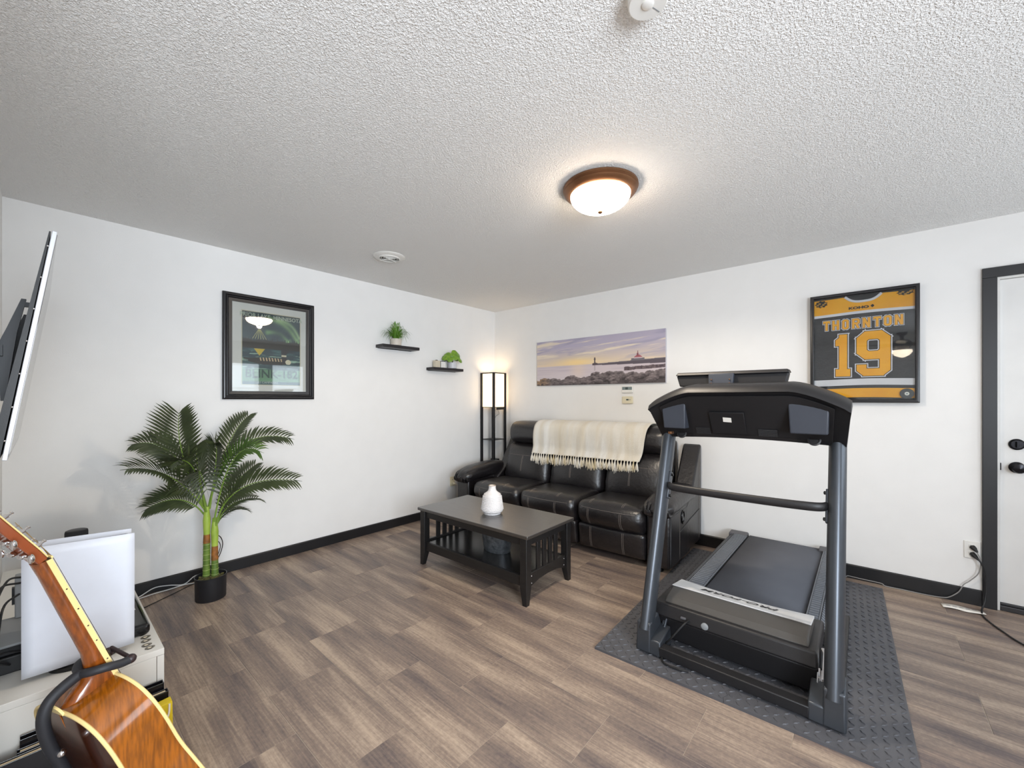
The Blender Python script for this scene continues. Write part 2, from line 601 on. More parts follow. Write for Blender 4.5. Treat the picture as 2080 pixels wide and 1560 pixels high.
def stitches(surfs, lines, r=0.0010):
    """pale thread laid on cushions: lines = [(p0, p1, direction)] cast onto the surfaces"""
    out = MB()
    trees = [BVHTree.FromPolygons(s.v, s.f) for s in surfs]
    for p0, p1, d in lines:
        p0, p1, d = Vector(p0), Vector(p1), Vector(d).normalized()
        pts = []
        for i in range(15):
            q = p0.lerp(p1, i / 14)
            best = None
            for t in trees:
                hit = t.ray_cast(q, d)
                if hit[0] is not None and (best is None or hit[3] < best[1]):
                    best = (hit[0], hit[3])
            if best: pts.append(best[0] - d * r * 0.3)
        if len(pts) > 2: out.tube(pts, r, 5)
    return out


# ------------------------------------------------------------------ room shell
RX, RY, RZ = 5.6, -7.0, 2.44
fl = struct(MB().box((-0.1, RY - 0.1, -0.08), (RX + 0.1, 0.1, -0.0013)).build('floor', 'grout', None, smooth=False))
TW, TH, GAP = 0.59, 0.295, 0.0022
tile_cache = {}


def tile(x0, x1, y0, y1):
    w, h = x1 - x0 - GAP, y1 - y0 - GAP
    if w < 0.02 or h < 0.02: return
    key = (round(w, 3), round(h, 3))
    if key not in tile_cache:
        mb = MB(); e = 0.0004; t = 0.0012
        a, b = w / 2, h / 2
        mb.loft([[(-a, -b, -t), (a, -b, -t), (a, b, -t), (-a, b, -t)],
                 [(-a, -b, -e), (a, -b, -e), (a, b, -e), (-a, b, -e)],
                 [(-a + e, -b + e, 0), (a - e, -b + e, 0), (a - e, b - e, 0), (-a + e, b - e, 0)]])
        o = mb.build('tile', 'tile', fl, smooth=False)
        tile_cache[key] = o
    else:
        o = tile_cache[key].copy()
        COL.objects.link(o)
        o.parent = fl
    o.location = ((x0 + x1) / 2, (y0 + y1) / 2, 0)


yb = -2.345 - 16 * TH
row = -16
while yb < 0:
    off = 0.195 if (row % 2) == 0 else 0.49
    y0, y1 = max(yb, RY), min(yb + TH, 0.0)
    xb = off - TW
    while xb < RX:
        tile(max(xb, 0.0), min(xb + TW, RX), y0, y1)
        xb += TW
    yb += TH
    row += 1

struct(MB().box((-0.1, RY - 0.1, RZ), (RX + 0.1, 0.1, RZ + 0.1)).build('ceiling', 'ceiling', None, smooth=False))
struct(MB().box((-0.1, RY - 0.1, -0.004), (0, 0.1, RZ)).build('wall_left', 'wall', None, smooth=False))
DX0, DX1, DZ = 4.272, 5.09, 2.064
wf = MB().box((0, 0, -0.004), (DX0, 0.1, RZ)).box((DX1, 0, -0.004), (RX, 0.1, RZ)).box((DX0, 0, DZ), (DX1, 0.1, RZ))
struct(wf.build('wall_far', 'wall', None, smooth=False))
struct(MB().box((0, -4.14, -0.004), (2.9, -4.02, RZ)).build('wall_television', 'wall', None, smooth=False))


def wall_holes(axis, at, thick, lo, hi, holes):
    """wall normal to axis with rectangular openings (a0,a1,z0,z1)"""
    mb = MB()

    def seg(a0, a1, z0, z1):
        if a1 - a0 < 1e-4 or z1 - z0 < 1e-4: return
        if axis == 'x': mb.box((at, a0, z0), (at + thick, a1, z1))
        else: mb.box((a0, at, z0), (a1, at + thick, z1))
    cur = lo
    for a0, a1, z0, z1 in sorted(holes):
        seg(cur, a0, -0.004, RZ); seg(a0, a1, -0.004, z0); seg(a0, a1, z1, RZ)
        cur = a1
    seg(cur, hi, -0.004, RZ)
    return mb


WR = [(-6.50, -5.30, 0.80, 2.00), (-4.95, -3.45, 0.80, 2.00), (-1.80, -1.00, 1.03, 2.02), (-0.75, -0.15, 1.03, 2.02)]  # first opening is made up, added to let in fill light
struct(wall_holes('x', RX, 0.1, RY - 0.1, 0.1, WR).build('wall_right', 'wall', None, smooth=False))
struct(wall_holes('y', RY - 0.1, 0.1, 0, RX, []).build('wall_rear', 'wall', None, smooth=False))


def window(n, axis, a0, a1, z0, z1):
    at = RX if axis == 'x' else RY
    w = thing('window_%d' % n, 'white framed window', 'window')
    del w['label']; del w['category']
    struct(w)
    s = 1 if axis == 'x' else -1

    def B(mb, a, b, c, d, d0, d1):
        lo_d, hi_d = sorted((at + s * d0, at + s * d1))
        if axis == 'x': mb.box((lo_d, a, c), (hi_d, b, d))
        else: mb.box((a, lo_d, c), (b, hi_d, d))
    f = MB(); t = 0.045
    B(f, a0, a0 + t, z0, z1, 0.02, 0.07); B(f, a1 - t, a1, z0, z1, 0.02, 0.07)
    B(f, a0, a1, z0, z0 + t, 0.02, 0.07); B(f, a0, a1, z1 - t, z1, 0.02, 0.07)
    zm = (z0 + z1) / 2
    B(f, a0, a1, zm - 0.02, zm + 0.02, 0.02, 0.07)
    f.build('window_frame', 'plastic_white', w, smooth=False)
    g = MB(); B(g, a0 + t, a1 - t, z0 + t, z1 - t, 0.044, 0.048)
    g.build('window_pane', 'window_glass', w, smooth=False)


for i, (a0, a1, z0, z1) in enumerate(WR): window(i + 1, 'x', a0, a1, z0, z1)

struct(MB().prism([(0.0, 0.0), (0.012, 0.0), (0.012, 0.078), (0.007, 0.085), (0, 0.085)], -4.02, -0.012, 'xz')
       .build('baseboard_left', 'trim', None, smooth=False, bevel=0.001))
struct(MB().prism([(0.0, 0.0), (-0.012, 0.0), (-0.012, 0.093), (-0.007, 0.1), (0, 0.1)], 0.0, 4.209, 'yz')
       .build('baseboard_far', 'trim', None, smooth=False, bevel=0.001))

# door with casing, jamb, deadbolt and knob
door = thing('door_1', 'x', 'door')
del door['label']; del door['category']
struct(door)
MB().box((DX0 + 0.016, 0.022, 0.045), (DX1 - 0.016, 0.062, DZ - 0.014)).build('door_slab', 'door', door, smooth=False, bevel=0.002)
MB().box((DX0, 0.0, 0.0), (DX0 + 0.013, 0.1, DZ)).box((DX1 - 0.013, 0.0, 0.0), (DX1, 0.1, DZ)).box((DX0 + 0.013, 0.0, DZ - 0.012), (DX1 - 0.013, 0.1, DZ)) \
    .build('door_jamb', 'plastic_white', door, smooth=False)
MB().box((DX0 + 0.013, 0.0, 0.0), (DX1 - 0.013, 0.1, 0.03)).box((DX0 + 0.016, 0.015, 0.03), (DX1 - 0.016, 0.03, 0.044)).build('door_threshold', 'sill', door, smooth=False, bevel=0.003)
CW = 0.062
MB().box((DX0 - CW, -0.018, 0.0), (DX0, 0.0, DZ)).build('door_casing', 'trim', door, smooth=False, bevel=0.002)
MB().box((DX1, -0.018, 0.0), (DX1 + CW, 0.0, DZ)).build('door_casing', 'trim', door, smooth=False, bevel=0.002)
MB().box((DX0 - CW, -0.018, DZ), (DX1 + CW, 0.0, DZ + CW)).build('door_casing', 'trim', door, smooth=False, bevel=0.002)
R90 = Matrix.Rotation(math.radians(90), 4, 'X')


def disc(c, prof, n=28):
    return MB().lathe(prof, (0, 0, 0), n).xform(Matrix.Translation(c) @ R90)


disc((4.355, 0.022, 1.03), [(0.034, 0), (0.034, 0.008), (0.026, 0.016), (0.001, 0.016)]).box((4.350, -0.012, 1.012), (4.360, 0.008, 1.048)) \
    .build('deadbolt', 'dark_bronze', door, bevel=0.001)
kb = disc((4.355, 0.022, 0.889), [(0.034, 0), (0.034, 0.006), (0.015, 0.012), (0.013, 0.03), (0.026, 0.044), (0.031, 0.058), (0.026, 0.07), (0.001, 0.074)])
kb.build('door_knob', 'dark_bronze', door)
MB().box((4.283, 0.006, 0.868), (4.291, 0.022, 0.912)).build('latch_plate', 'dark_bronze', door, smooth=False)


# ------------------------------------------------------------------ sofa (local x -1.145..1.145, front -y)
sofa = thing('recliner_sofa', 'black leather three-seat reclining sofa with pale double stitching against far wall', 'sofa', (1.405, -0.455, 0), math.radians(1.5))
S = dict(parent=sofa, world=False)
MB().box((-0.95, -0.36, 0.06), (0.95, 0.36, 0.2)).build('base', 'leather_side', bevel=0.01, **S)
MB().box((-0.95, 0.30, 0.08), (0.95, 0.395, 0.93)).build('rear_frame', 'leather_side', bevel=0.02, **S)
for sx in (-1, 1):
    for yy in (-0.36, 0.34):
        MB().lathe([(0.028, 0.0), (0.028, 0.05), (0.02, 0.07)], (sx * 1.05, yy, 0), 14).build('foot', 'plastic_black', **S)
XB = [(-0.885, -0.277), (-0.266, 0.342), (0.353, 0.955)]
XB = [(-0.868, -0.262), (-0.252, 0.358), (0.368, 0.962)]
seat_mbs, back_mbs, head_mbs, foot_mbs = [], [], [], []


def gather(amp, freq, ph):
    def fn(p, u):
        e = max(0.0, abs(u[0]) - 0.80) / 0.20
        p = p.copy()
        p.y += amp * e * math.sin(freq * p.z + ph + 9 * p.x) - 0.0 * e
        p.x -= math.copysign(amp * 0.8 * e * (0.5 + 0.5 * math.sin(freq * 1.3 * p.z + ph)), u[0])
        return p
    return fn


for i, (x0, x1) in enumerate(XB):
    xc, hx = (x0 + x1) / 2, (x1 - x0) / 2

    def seat_fn(p, u, i=i):
        p = p.copy()
        p.z += 0.018 * (1 - u[0] ** 2) * (1 if u[2] > 0 else 0) * max(0, -u[1])      # crown at the front
        if u[1] < -0.4: p.y -= 0.03 * (1 - u[2] ** 2) * (1 - u[0] ** 2)
        if u[2] < 0: p.y += 0.04 * (-u[2]) * max(0, -u[1])
        return gather(0.006, 70, i)(p, u)
    s = soft((xc, -0.195, 0.345), (hx, 0.262, 0.105), 0.062, 16, (0, 0.012, 0.016), seat_fn)
    seat_mbs.append(s)
    s.build('seat_cushion', 'leather', angle=60, **S)

    def back_fn(p, u, i=i):
        p = p.copy()
        p.y += 0.11 * (u[2] * 0.5 + 0.5)
        if u[1] < 0: p.y -= 0.030 * (1 - u[0] ** 4) * math.cos(u[2] * 1.4)
        return gather(0.007, 50, 2 * i)(p, u)
    b = soft((xc, 0.125, 0.605), (hx + 0.002, 0.10, 0.215), 0.07, 16, (0, 0.03, 0.0), back_fn)
    back_mbs.append(b)
    b.build('back_cushion', 'leather', angle=60, **S)

    def head_fn(p, u, i=i):
        p = p.copy()
        p.y += 0.02 * (u[2] * 0.5 + 0.5)
        return gather(0.005, 60, 3 * i)(p, u)
    hd = soft((xc, 0.225, 0.935), (hx, 0.115, 0.118), 0.085, 14, (0, 0.025, 0.012), head_fn)
    head_mbs.append(hd)
    hd.build('headrest', 'leather', angle=60, **S)

    def foot_fn(p, u):
        p = p.copy()
        p.y += 0.03 * (-u[2] * 0.5 + 0.5) * (1 if u[1] < 0 else 0)
        return p
    fm = soft((xc, -0.385, 0.158), (hx - 0.004, 0.05, 0.105), 0.03, 12, (0, 0.022, 0), foot_fn)
    foot_mbs.append(fm)
    fm.build('footrest', 'leather', angle=60, **S)
lines = []
for i, (x0, x1) in enumerate(XB):
    w = x1 - x0
    for u in (0.22, 0.70):
        for d in (-0.006, 0.006):
            x = x0 + u * w + d
            lines.append(((x, -0.75, 0.27), (x, -0.75, 0.405), (0, 1, 0)))
            lines.append(((x, -0.445, 0.7), (x, -0.36, 0.7), (0, 0, -1)))
            lines.append(((x, -0.75, 0.075), (x, -0.75, 0.245), (0, 1, 0)))
    lines.append(((x0 + 0.03, -0.75, 0.412), (x1 - 0.03, -0.75, 0.412), (0, 1, 0)))
    for d in (-0.005, 0.005):
        x = x0 + 0.46 * w + d
        lines.append(((x, -0.4, 0.53), (x, -0.4, 0.69), (0, 1, 0)))
    lines.append(((x0 + 0.03, -0.4, 0.695), (x1 - 0.03, -0.4, 0.695), (0, 1, 0)))
stuff(stitches(seat_mbs + back_mbs + foot_mbs, lines).build('stitching', 'stitch', **S))
for sx in (-1, 1):
    a, b = sorted((sx * 1.145, sx * 0.965))
    MB().box((a, -0.415, 0.035), (b, 0.10, 0.475)).build('arm', 'leather', bevel=0.022, seg=3, **S)

    def arm_fn(p, u, sx=sx):
        p = p.copy()
        p.z -= 0.05 * max(0, -u[1] - 0.55) / 0.45 * (1 if u[2] > 0 else 0.6)
        e = max(0, -u[1] - 0.62) / 0.38
        p.x += 0.010 * e * math.sin(26 * u[0] + 3 * u[2])
        p.y -= 0.010 * e * math.sin(24 * u[0])
        p.z += 0.010 * math.sin(u[1] * 3.0)
        return p
    ap = soft((sx * 1.052, -0.11, 0.505), (0.108, 0.345, 0.068), 0.055, 18, (0.006, 0.01, 0.02), arm_fn)
    ap.build('arm_pad', 'leather', angle=60, **S)
    wing = [(-0.02, 0.06), (-0.02, 0.44), (0.13, 0.53), (0.175, 0.585), (0.36, 0.87), (0.385, 0.90), (0.415, 0.905), (0.42, 0.88), (0.42, 0.06)]
    c, d = (1.0, 1.148) if sx > 0 else (-1.008, -0.895)
    MB().prism(wing, c, d, 'yz').build('side_panel', 'leather', bevel=0.016, seg=3, **S)
    if sx < 0: MB().prism([(-0.02, 0.06), (-0.02, 0.44), (0.42, 0.44), (0.42, 0.06)], -1.148, -1.0, 'yz').build('outer_side', 'leather_side', bevel=0.01, **S)
    xo = sx * 1.149
    MB().tube(smooth_path([(sx * 0.99, -0.10, 0.575), (sx * 1.05, -0.10, 0.592), (sx * 1.12, -0.10, 0.578)]), 0.0014, 5).build('arm_seam', 'stitch', **S)
    MB().box((min(xo, xo - sx * 0.01), -0.40, 0.05), (max(xo, xo - sx * 0.01) , 0.0, 0.43)).build('outer_panel', 'leather_side', bevel=0.006, **S)
    sl = MB()
    MB().tube([(xo + sx * 0.0005, -0.20, 0.06), (xo + sx * 0.0005, -0.20, 0.42)], 0.0011, 5).build('front_piping', 'stitch', **S)
    sl.tube([(xo + sx * 0.0005, 0.34, 0.09), (xo + sx * 0.0005, 0.34, 0.78 if sx > 0 else 0.42)], 0.0011, 5)
    MB().tube([(xo + sx * 0.0005, -0.20, 0.27), (xo + sx * 0.0005, 0.05, 0.31), (xo + sx * 0.0005, 0.34, 0.34)], 0.004, 6).build('fold_seam', 'leather_side', **S)
    sl.build('side_seam', 'stitch', **S)
    rec = MB()
    rec.tube([(xo + sx * 0.003, -0.13 + 0.028 * math.cos(t), 0.375 + 0.05 * math.sin(t)) for t in [k * math.pi / 12 for k in range(25)]], 0.006, 8)
    rec.box((min(xo, xo + sx * 0.004), -0.145, 0.345), (max(xo, xo + sx * 0.004), -0.115, 0.405))
    rec.build('recliner_latch', 'plastic_gloss', **S)

# throw over the sofa back
thr = thing('throw_blanket', 'cream woven throw with long tassels draped over the sofa back', 'blanket', (1.405, -0.455, 0), math.radians(1.5))
prof = [(0.418, 0.72), (0.418, 0.90), (0.412, 1.02), (0.36, 1.072), (0.29, 1.082), (0.22, 1.083), (0.15, 1.070), (0.10, 1.035), (0.078, 0.98), (0.072, 0.92),
        (0.074, 0.86), (0.078, 0.82), (0.076, 0.79), (0.066, 0.76), (0.056, 0.735)]
pp = smooth_path([(0, a, b) for a, b in prof], 3)
NX = 64
grid = []
for k, p in enumerate(pp):
    t = k / (len(pp) - 1)
    rowp = []
    for j in range(NX + 1):
        s = j / NX
        xl = -0.455 - 0.010 * max(0, t - 0.45) / 0.55
        xr = 0.785 - 0.065 * max(0, t - 0.45) / 0.55
        x = xl + (xr - xl) * s
        fold = 0.006 * math.sin(s * 34 + 1.5 * t) * t + 0.004 * math.sin(s * 71 + 2) * t + 0.006 * noise.noise((x * 5, p.z * 5, 1))
        dz = -0.012 * math.sin(s * 2.2) * t + (0.012 * s if t > 0.5 else 0)
        front = 1 if p.y < 0.12 else 0
        rowp.append((x, p.y - abs(fold) * 1.0 * (front + 0.2) - 0.004, p.z + (abs(fold) * 0.6 if not front else 0) + (0.014 * s - 0.002) * t))
    grid.append(rowp)
tb = MB().grid(grid)
o = tb.build('cloth', 'throw', thr, world=False, fix=False, angle=180)
sd = o.modifiers.new('thickness', 'SOLIDIFY'); sd.thickness = 0.006; sd.offset = 1
fr = MB()
last = [Vector(p) for p in grid[-1]]
NC = 40
for j in range(NC):
    s = (j + 0.5) / NC
    p = last[0].lerp(last[-1], s); q = last[min(NX, int(s * NX))]
    p = Vector((p.x, q.y - 0.004, q.z))
    lean_ = random.uniform(-0.012, 0.012); ln0 = random.uniform(0.085, 0.115)
    for k in range(7):
        ux = (k - 3) / 3
        dx = lean_ + ux * 0.010; dy = random.uniform(-0.010, 0.004); ln = ln0 * random.uniform(0.85, 1.1)
        a = p + Vector((ux * 0.004, random.uniform(-0.003, 0.003), 0.004))
        b_ = p + Vector((ux * 0.002, -0.004, -0.012))
        fr.tube([a, b_, p + Vector((ux * 0.007 + dx * .4, dy * .5 - 0.006, -ln * .5)), p + Vector((ux * 0.010 + dx, dy - 0.003, -ln))], [0.003, 0.0028, 0.0036, 0.0018], 5)
stuff(fr.build('fringe', 'tassel', thr, world=False))

# ------------------------------------------------------------------ coffee table
ct = thing('coffee_table', 'black slatted coffee table with lower shelf in front of the sofa', 'coffee table', (1.505, -1.635, 0), math.radians(0.8))
T = dict(parent=ct, world=False)
MB().box((-0.552, -0.276, 0.428), (0.552, 0.276, 0.45)).build('tabletop', 'table_top', bevel=0.003, **T)
LX, LY, LW = 0.508, 0.236, 0.052
for sx in (-1, 1):
    for sy in (-1, 1):
        cx, cy = sx * (LX - 0), sy * (LY - 0)
        w = LW / 2
        b = [(cx - w, cy - w), (cx + w, cy - w), (cx + w, cy + w), (cx - w, cy + w)]

        def ring(z, k):
            ix, iy = -sx * k, -sy * k
            x0, x1 = cx - w + (0 if sx < 0 else k), cx + w - (k if sx < 0 else 0)
            y0, y1 = cy - w + (0 if sy < 0 else k), cy + w - (k if sy < 0 else 0)
            return [(x0, y0, z), (x1, y0, z), (x1, y1, z), (x0, y1, z)]
        MB().loft([ring(0, 0.020), ring(0.105, 0.0), ring(0.428, 0.0)]).build('leg', 'table', bevel=0.002, **T)
    # end frames
    MB().box((sx * LX - 0.011, -LY + LW / 2, 0.372), (sx * LX + 0.011, LY - LW / 2, 0.428)).build('end_apron', 'table', bevel=0.002, **T)
    arch = [(-LY + LW / 2, 0.10), (-0.10, 0.125), (0.0, 0.130), (0.10, 0.125), (LY - LW / 2, 0.10), (LY - LW / 2, 0.19), (-LY + LW / 2, 0.19)]
    MB().prism(arch, sx * LX - 0.011, sx * LX + 0.011, 'yz').build('end_rail', 'table', bevel=0.002, **T)
    for k in range(4):
        yy = (k - 1.5) * 0.068
        MB().box((sx * LX - 0.007, yy - 0.019, 0.188), (sx * LX + 0.007, yy + 0.019, 0.374)).build('slat', 'table', bevel=0.0015, **T)
    for yy in (-0.19, 0.19):
        for zz in (0.125, 0.17):
            MB().sphere((sx * (LX + 0.0125), yy, zz), 0.004, 6).build('screw', 'chrome', **T)
for sy in (-1, 1):
    MB().box((-LX + LW / 2, sy * LY - 0.010, 0.372), (LX - LW / 2, sy * LY + 0.010, 0.428)).build('side_apron', 'table', bevel=0.002, **T)
    MB().box((-LX + LW / 2, sy * LY - 0.010, 0.112), (LX - LW / 2, sy * LY + 0.010, 0.178)).build('side_rail', 'table', bevel=0.002, **T)
MB().box((-LX + 0.01, -LY + 0.01, 0.158), (LX - 0.01, LY - 0.01, 0.176)).build('lower_shelf', 'table_shelf', bevel=0.002, **T)

vase = thing('ceramic_vase', 'white textured ceramic vase with narrow neck on the coffee table', 'vase', (1.535, -1.665, 0.45))
V = dict(parent=vase, world=False)
vp = [(0.060, 0.0), (0.064, 0.004), (0.064, 0.012), (0.078, 0.022), (0.082, 0.034), (0.079, 0.06), (0.072, 0.11), (0.067, 0.138), (0.062, 0.150), (0.046, 0.160),
      (0.034, 0.170), (0.028, 0.182), (0.026, 0.200), (0.027, 0.210), (0.024, 0.212), (0.021, 0.205), (0.020, 0.16), (0.02, 0.03)]
MB().lathe(vp, n=48).build('body', 'vase', **V)
rb = MB()
for k in range(9):                                  # raised woven relief on the flanks
    z = 0.040 + k * 0.0115
    r = 0.0825 - (z - 0.034) * 0.138
    for j in range(0, 44):
        a = (j + 0.5 * (k % 2)) * 2 * math.pi / 44
        rb.sphere((r * math.cos(a), r * math.sin(a), z), 0.0036, 4, 1, 1, 0.7)
stuff(rb.build('relief', 'vase', **V))
MB().tube([(0.0255 * math.cos(t), 0.0255 * math.sin(t), 0.2115) for t in [k * 2 * math.pi / 32 for k in range(33)]], 0.0018, 6).build('gold_rim', 'vase_rim', **V)

tub = thing('metal_tub', 'oval galvanised metal tub on the lower shelf of the coffee table', 'tub', (1.555, -1.635, 0.1765))
U = dict(parent=tub, world=False)
MB().lathe([(0.098, 0.0), (0.100, 0.004), (0.112, 0.10), (0.124, 0.155), (0.128, 0.158), (0.128, 0.164), (0.122, 0.162), (0.110, 0.10), (0.097, 0.008)], n=40, sx=1.15, sy=0.78).build('body', 'galv', **U)
for sx in (-1, 1):
    MB().tube(smooth_path([(sx * 0.141, -0.03, 0.13), (sx * 0.165, -0.02, 0.14), (sx * 0.165, 0.02, 0.14), (sx * 0.141, 0.03, 0.13)]), 0.004, 6).build('handle', 'galv', **U)

# ------------------------------------------------------------------ floor lamp with shelves in the corner
fl_lamp = thing('shelf_floor_lamp', 'tall black square shelf lamp with lit shade in the room corner', 'floor lamp', (0.128, -0.162, 0))
A = dict(parent=fl_lamp, world=False)
h = 0.1025
for sx in (-1, 1):
    for sy in (-1, 1):
        MB().box((sx * h - 0.0125, sy * h - 0.0125, 0), (sx * h + 0.0125, sy * h + 0.0125, 1.637)).build('post', 'black_metal', smooth=False, bevel=0.001, **A)
for z, t in ((1.625, 0.012), (1.205, 0.008), (0.806, 0.008), (0.43, 0.008), (0.08, 0.008)):
    m = MB()
    if z == 1.625:
        for s in (-1, 1):
            m.box((-h, s * h - 0.012, z), (h, s * h + 0.012, z + t)).box((s * h - 0.012, -h, z), (s * h + 0.012, h, z + t))
        m.build('top_frame', 'black_metal', smooth=False, **A)
    else:
        m.box((-h, -h, z), (h, h, z + t)).build('shelf', 'black_metal', smooth=False, bevel=0.001, **A)
sh = MB()
q = h - 0.004
sh.box((-q, -q, 1.214), (q, -q + 0.002, 1.625)).box((-q, q - 0.002, 1.214), (q, q, 1.625)).box((-q, -q + 0.002, 1.214), (-q + 0.002, q - 0.002, 1.625)).box((q - 0.002, -q + 0.002, 1.214), (q, q - 0.002, 1.625))
sh.build('shade', 'shade', smooth=False, **A)
MB().box((0.105, -0.06, 1.180), (0.116, 0.085, 1.205)).build('power_box', 'plastic_black', bevel=0.002, **A)
MB().tube(smooth_path([(0.108, -0.04, 1.185), (0.113, -0.02, 1.13), (0.106, -0.07, 1.10), (0.1, -0.09, 1.05)]), 0.0018, 5).build('cord', 'cable', **A)
ld = bpy.data.lights.new('shade_bulb', 'POINT')
ld.energy = 1.4
ld.color = (1.0, 0.80, 0.55)
ld.shadow_soft_size = 0.03
lo_ = bpy.data.objects.new('shade_bulb', ld)
COL.objects.link(lo_)
lo_.parent = fl_lamp
lo_.location = (0, 0, 1.50)
bx = thing('wicker_box', 'small tan wicker box on a lower shelf of the corner floor lamp', 'box', (0.155, -0.155, 0.4385))
MB().box((-0.055, -0.05, 0.0), (0.055, 0.05, 0.09)).build('body', 'wicker', bx, world=False, bevel=0.004)
MB().box((-0.058, -0.053, 0.09), (0.058, 0.053, 0.102)).build('lid', 'wicker', bx, world=False, bevel=0.003)
ctl = thing('small_black_speaker', 'small round-cornered black gadget on the wicker box beside the sofa', 'speaker', (0.16, -0.165, 0.5405))
MB().box((-0.05, -0.03, 0), (0.05, 0.03, 0.03)).build('case', 'plastic_black', ctl, world=False, bevel=0.008, seg=3)
MB().lathe([(0.011, 0), (0.011, 0.004), (0.002, 0.005)], (-0.02, 0, 0.03), 14).build('button', 'plastic_gloss', ctl, world=False)

# ------------------------------------------------------------------ treadmill
tm = thing('treadmill', 'black treadmill with grey uprights and wide console on a charcoal foam mat', 'treadmill', (3.18, -1.0, 0.014))
PX = {-1: 2.795, 1: 3.557}
for s in (-1, 1):
    x = PX[s]
    MB().tube([(x, -1.835, 0.12), (x, -1.50, 1.12)], 0.035, 24, ell=(0.95, 1.45)).build('upright', 'steel_grey', tm)
    # foot boot: outer collar, lower inner step
    xo, xi = x + s * 0.035, x - s * 0.075
    a, b = sorted((xo, x - s * 0.028))
    bt = MB()
    bt.loft([[(a - 0.008, -1.872, 0.018), (b + 0.006, -1.872, 0.018), (b + 0.006, -1.70, 0.018), (a - 0.008, -1.70, 0.018)],
             [(a - 0.006, -1.868, 0.075), (b + 0.004, -1.868, 0.075), (b + 0.004, -1.70, 0.09), (a - 0.006, -1.70, 0.09)],
             [(a - 0.004, -1.866, 0.165), (b + 0.004, -1.866, 0.165), (b + 0.004, -1.755, 0.185), (a - 0.004, -1.755, 0.185)]])
    bt.build('boot', 'steel_grey', tm, bevel=0.008, seg=3)
    c, d = sorted((x - s * 0.026, x - s * 0.082))
    MB().hexa([(c, -1.870, 0.018), (d, -1.870, 0.018), (d, -1.70, 0.018), (c, -1.70, 0.018)],
              [(c, -1.864, 0.088), (d, -1.864, 0.088), (d, -1.72, 0.115), (c, -1.72, 0.115)]).build('boot_step', 'steel_grey', tm, bevel=0.006, seg=2)
    MB().box((min(c, a), -1.862, 0.0158), (max(d, b), -1.72, 0.02)).build('rubber_foot', 'rubber', tm, smooth=False)
    MB().box((x - 0.028, -1.72, 0.022), (x + 0.028, -0.85, 0.066)).build('base_rail', 'tm_black', tm, bevel=0.006)
    st = MB()
    xi2 = x - s * 0.045
    st.tube([(xi2, -1.73, 0.10), (xi2, -1.62, 0.20)], 0.010, 8)
    st.tube([(xi2 - s * 0.012, -1.76, 0.085), (xi2 - s * 0.012, -1.70, 0.15)], 0.006, 8)
    st.build('lift_strut', 'chrome' if s > 0 else 'steel_grey', tm)
    for z in (0.775, 0.885):
        yb_ = -1.835 + (z - 0.12) / 1.0 * 0.335
        MB().lathe([(0.008, 0), (0.008, 0.006), (0.004, 0.008)], (0, 0, 0), 12).xform(Matrix.Translation((x - s * 0.040, yb_, z)) @ Matrix.Rotation(-s * math.pi / 2, 4, 'Y')).build('bolt', 'plastic_gloss', tm)
MB().box((2.87, -1.868, 0.022), (3.48, -1.815, 0.068)).build('front_crossbar', 'tm_black', tm, bevel=0.004)
# handrail crossbar, flattened tube bowed to the front
cb = smooth_path([(2.826, -1.595, 0.832), (2.85, -1.635, 0.831), (2.90, -1.652, 0.830), (3.05, -1.655, 0.828), (3.30, -1.655, 0.828), (3.45, -1.652, 0.830), (3.505, -1.635, 0.831), (3.527, -1.595, 0.832)], 5)
MB().tube(cb, 0.020, 16, ell=(0.62, 1.0)).build('crossbar', 'tm_black', tm)
for s in (-1, 1):
    x = PX[s] - s * 0.033
    MB().box((x - 0.006, -1.618, 0.755), (x + 0.006, -1.578, 0.905), Matrix.Rotation(math.radians(-18.5), 3, 'X')).build('bracket', 'steel_grey', tm, bevel=0.004)
# hood over the motor
hx0, hx1 = 2.782, 3.502
MB().hexa([(hx0 + 0.014, -1.695, 0.032), (hx1 - 0.014, -1.695, 0.032), (hx1 - 0.014, -1.40, 0.032), (hx0 + 0.014, -1.40, 0.032)],
          [(hx0 + 0.006, -1.715, 0.150), (hx1 - 0.006, -1.715, 0.150), (hx1 - 0.006, -1.36, 0.150), (hx0 + 0.006, -1.36, 0.150)]).build('hood_base', 'tm_dark', tm, bevel=0.008)
MB().hexa([(hx0, -1.725, 0.150), (hx1, -1.725, 0.150), (hx1, -1.36, 0.150), (hx0, -1.36, 0.150)],
          [(hx0 + 0.006, -1.708, 0.218), (hx1 - 0.006, -1.708, 0.218), (hx1 - 0.004, -1.36, 0.215), (hx0 + 0.004, -1.36, 0.215)]).build('hood', 'tm_black', tm, bevel=0.010, seg=3)
px0, px1 = 2.832, 3.466
MB().hexa([(px0, -1.690, 0.216), (px1, -1.690, 0.216), (px1, -1.385, 0.21), (px0, -1.385, 0.21)],
          [(px0 + 0.004, -1.665, 0.245), (px1 - 0.004, -1.665, 0.245), (px1 - 0.004, -1.565, 0.268), (px0 + 0.004, -1.565, 0.268)]) \
    .build('hood_pad', 'tm_pad', tm, bevel=0.008, seg=2)
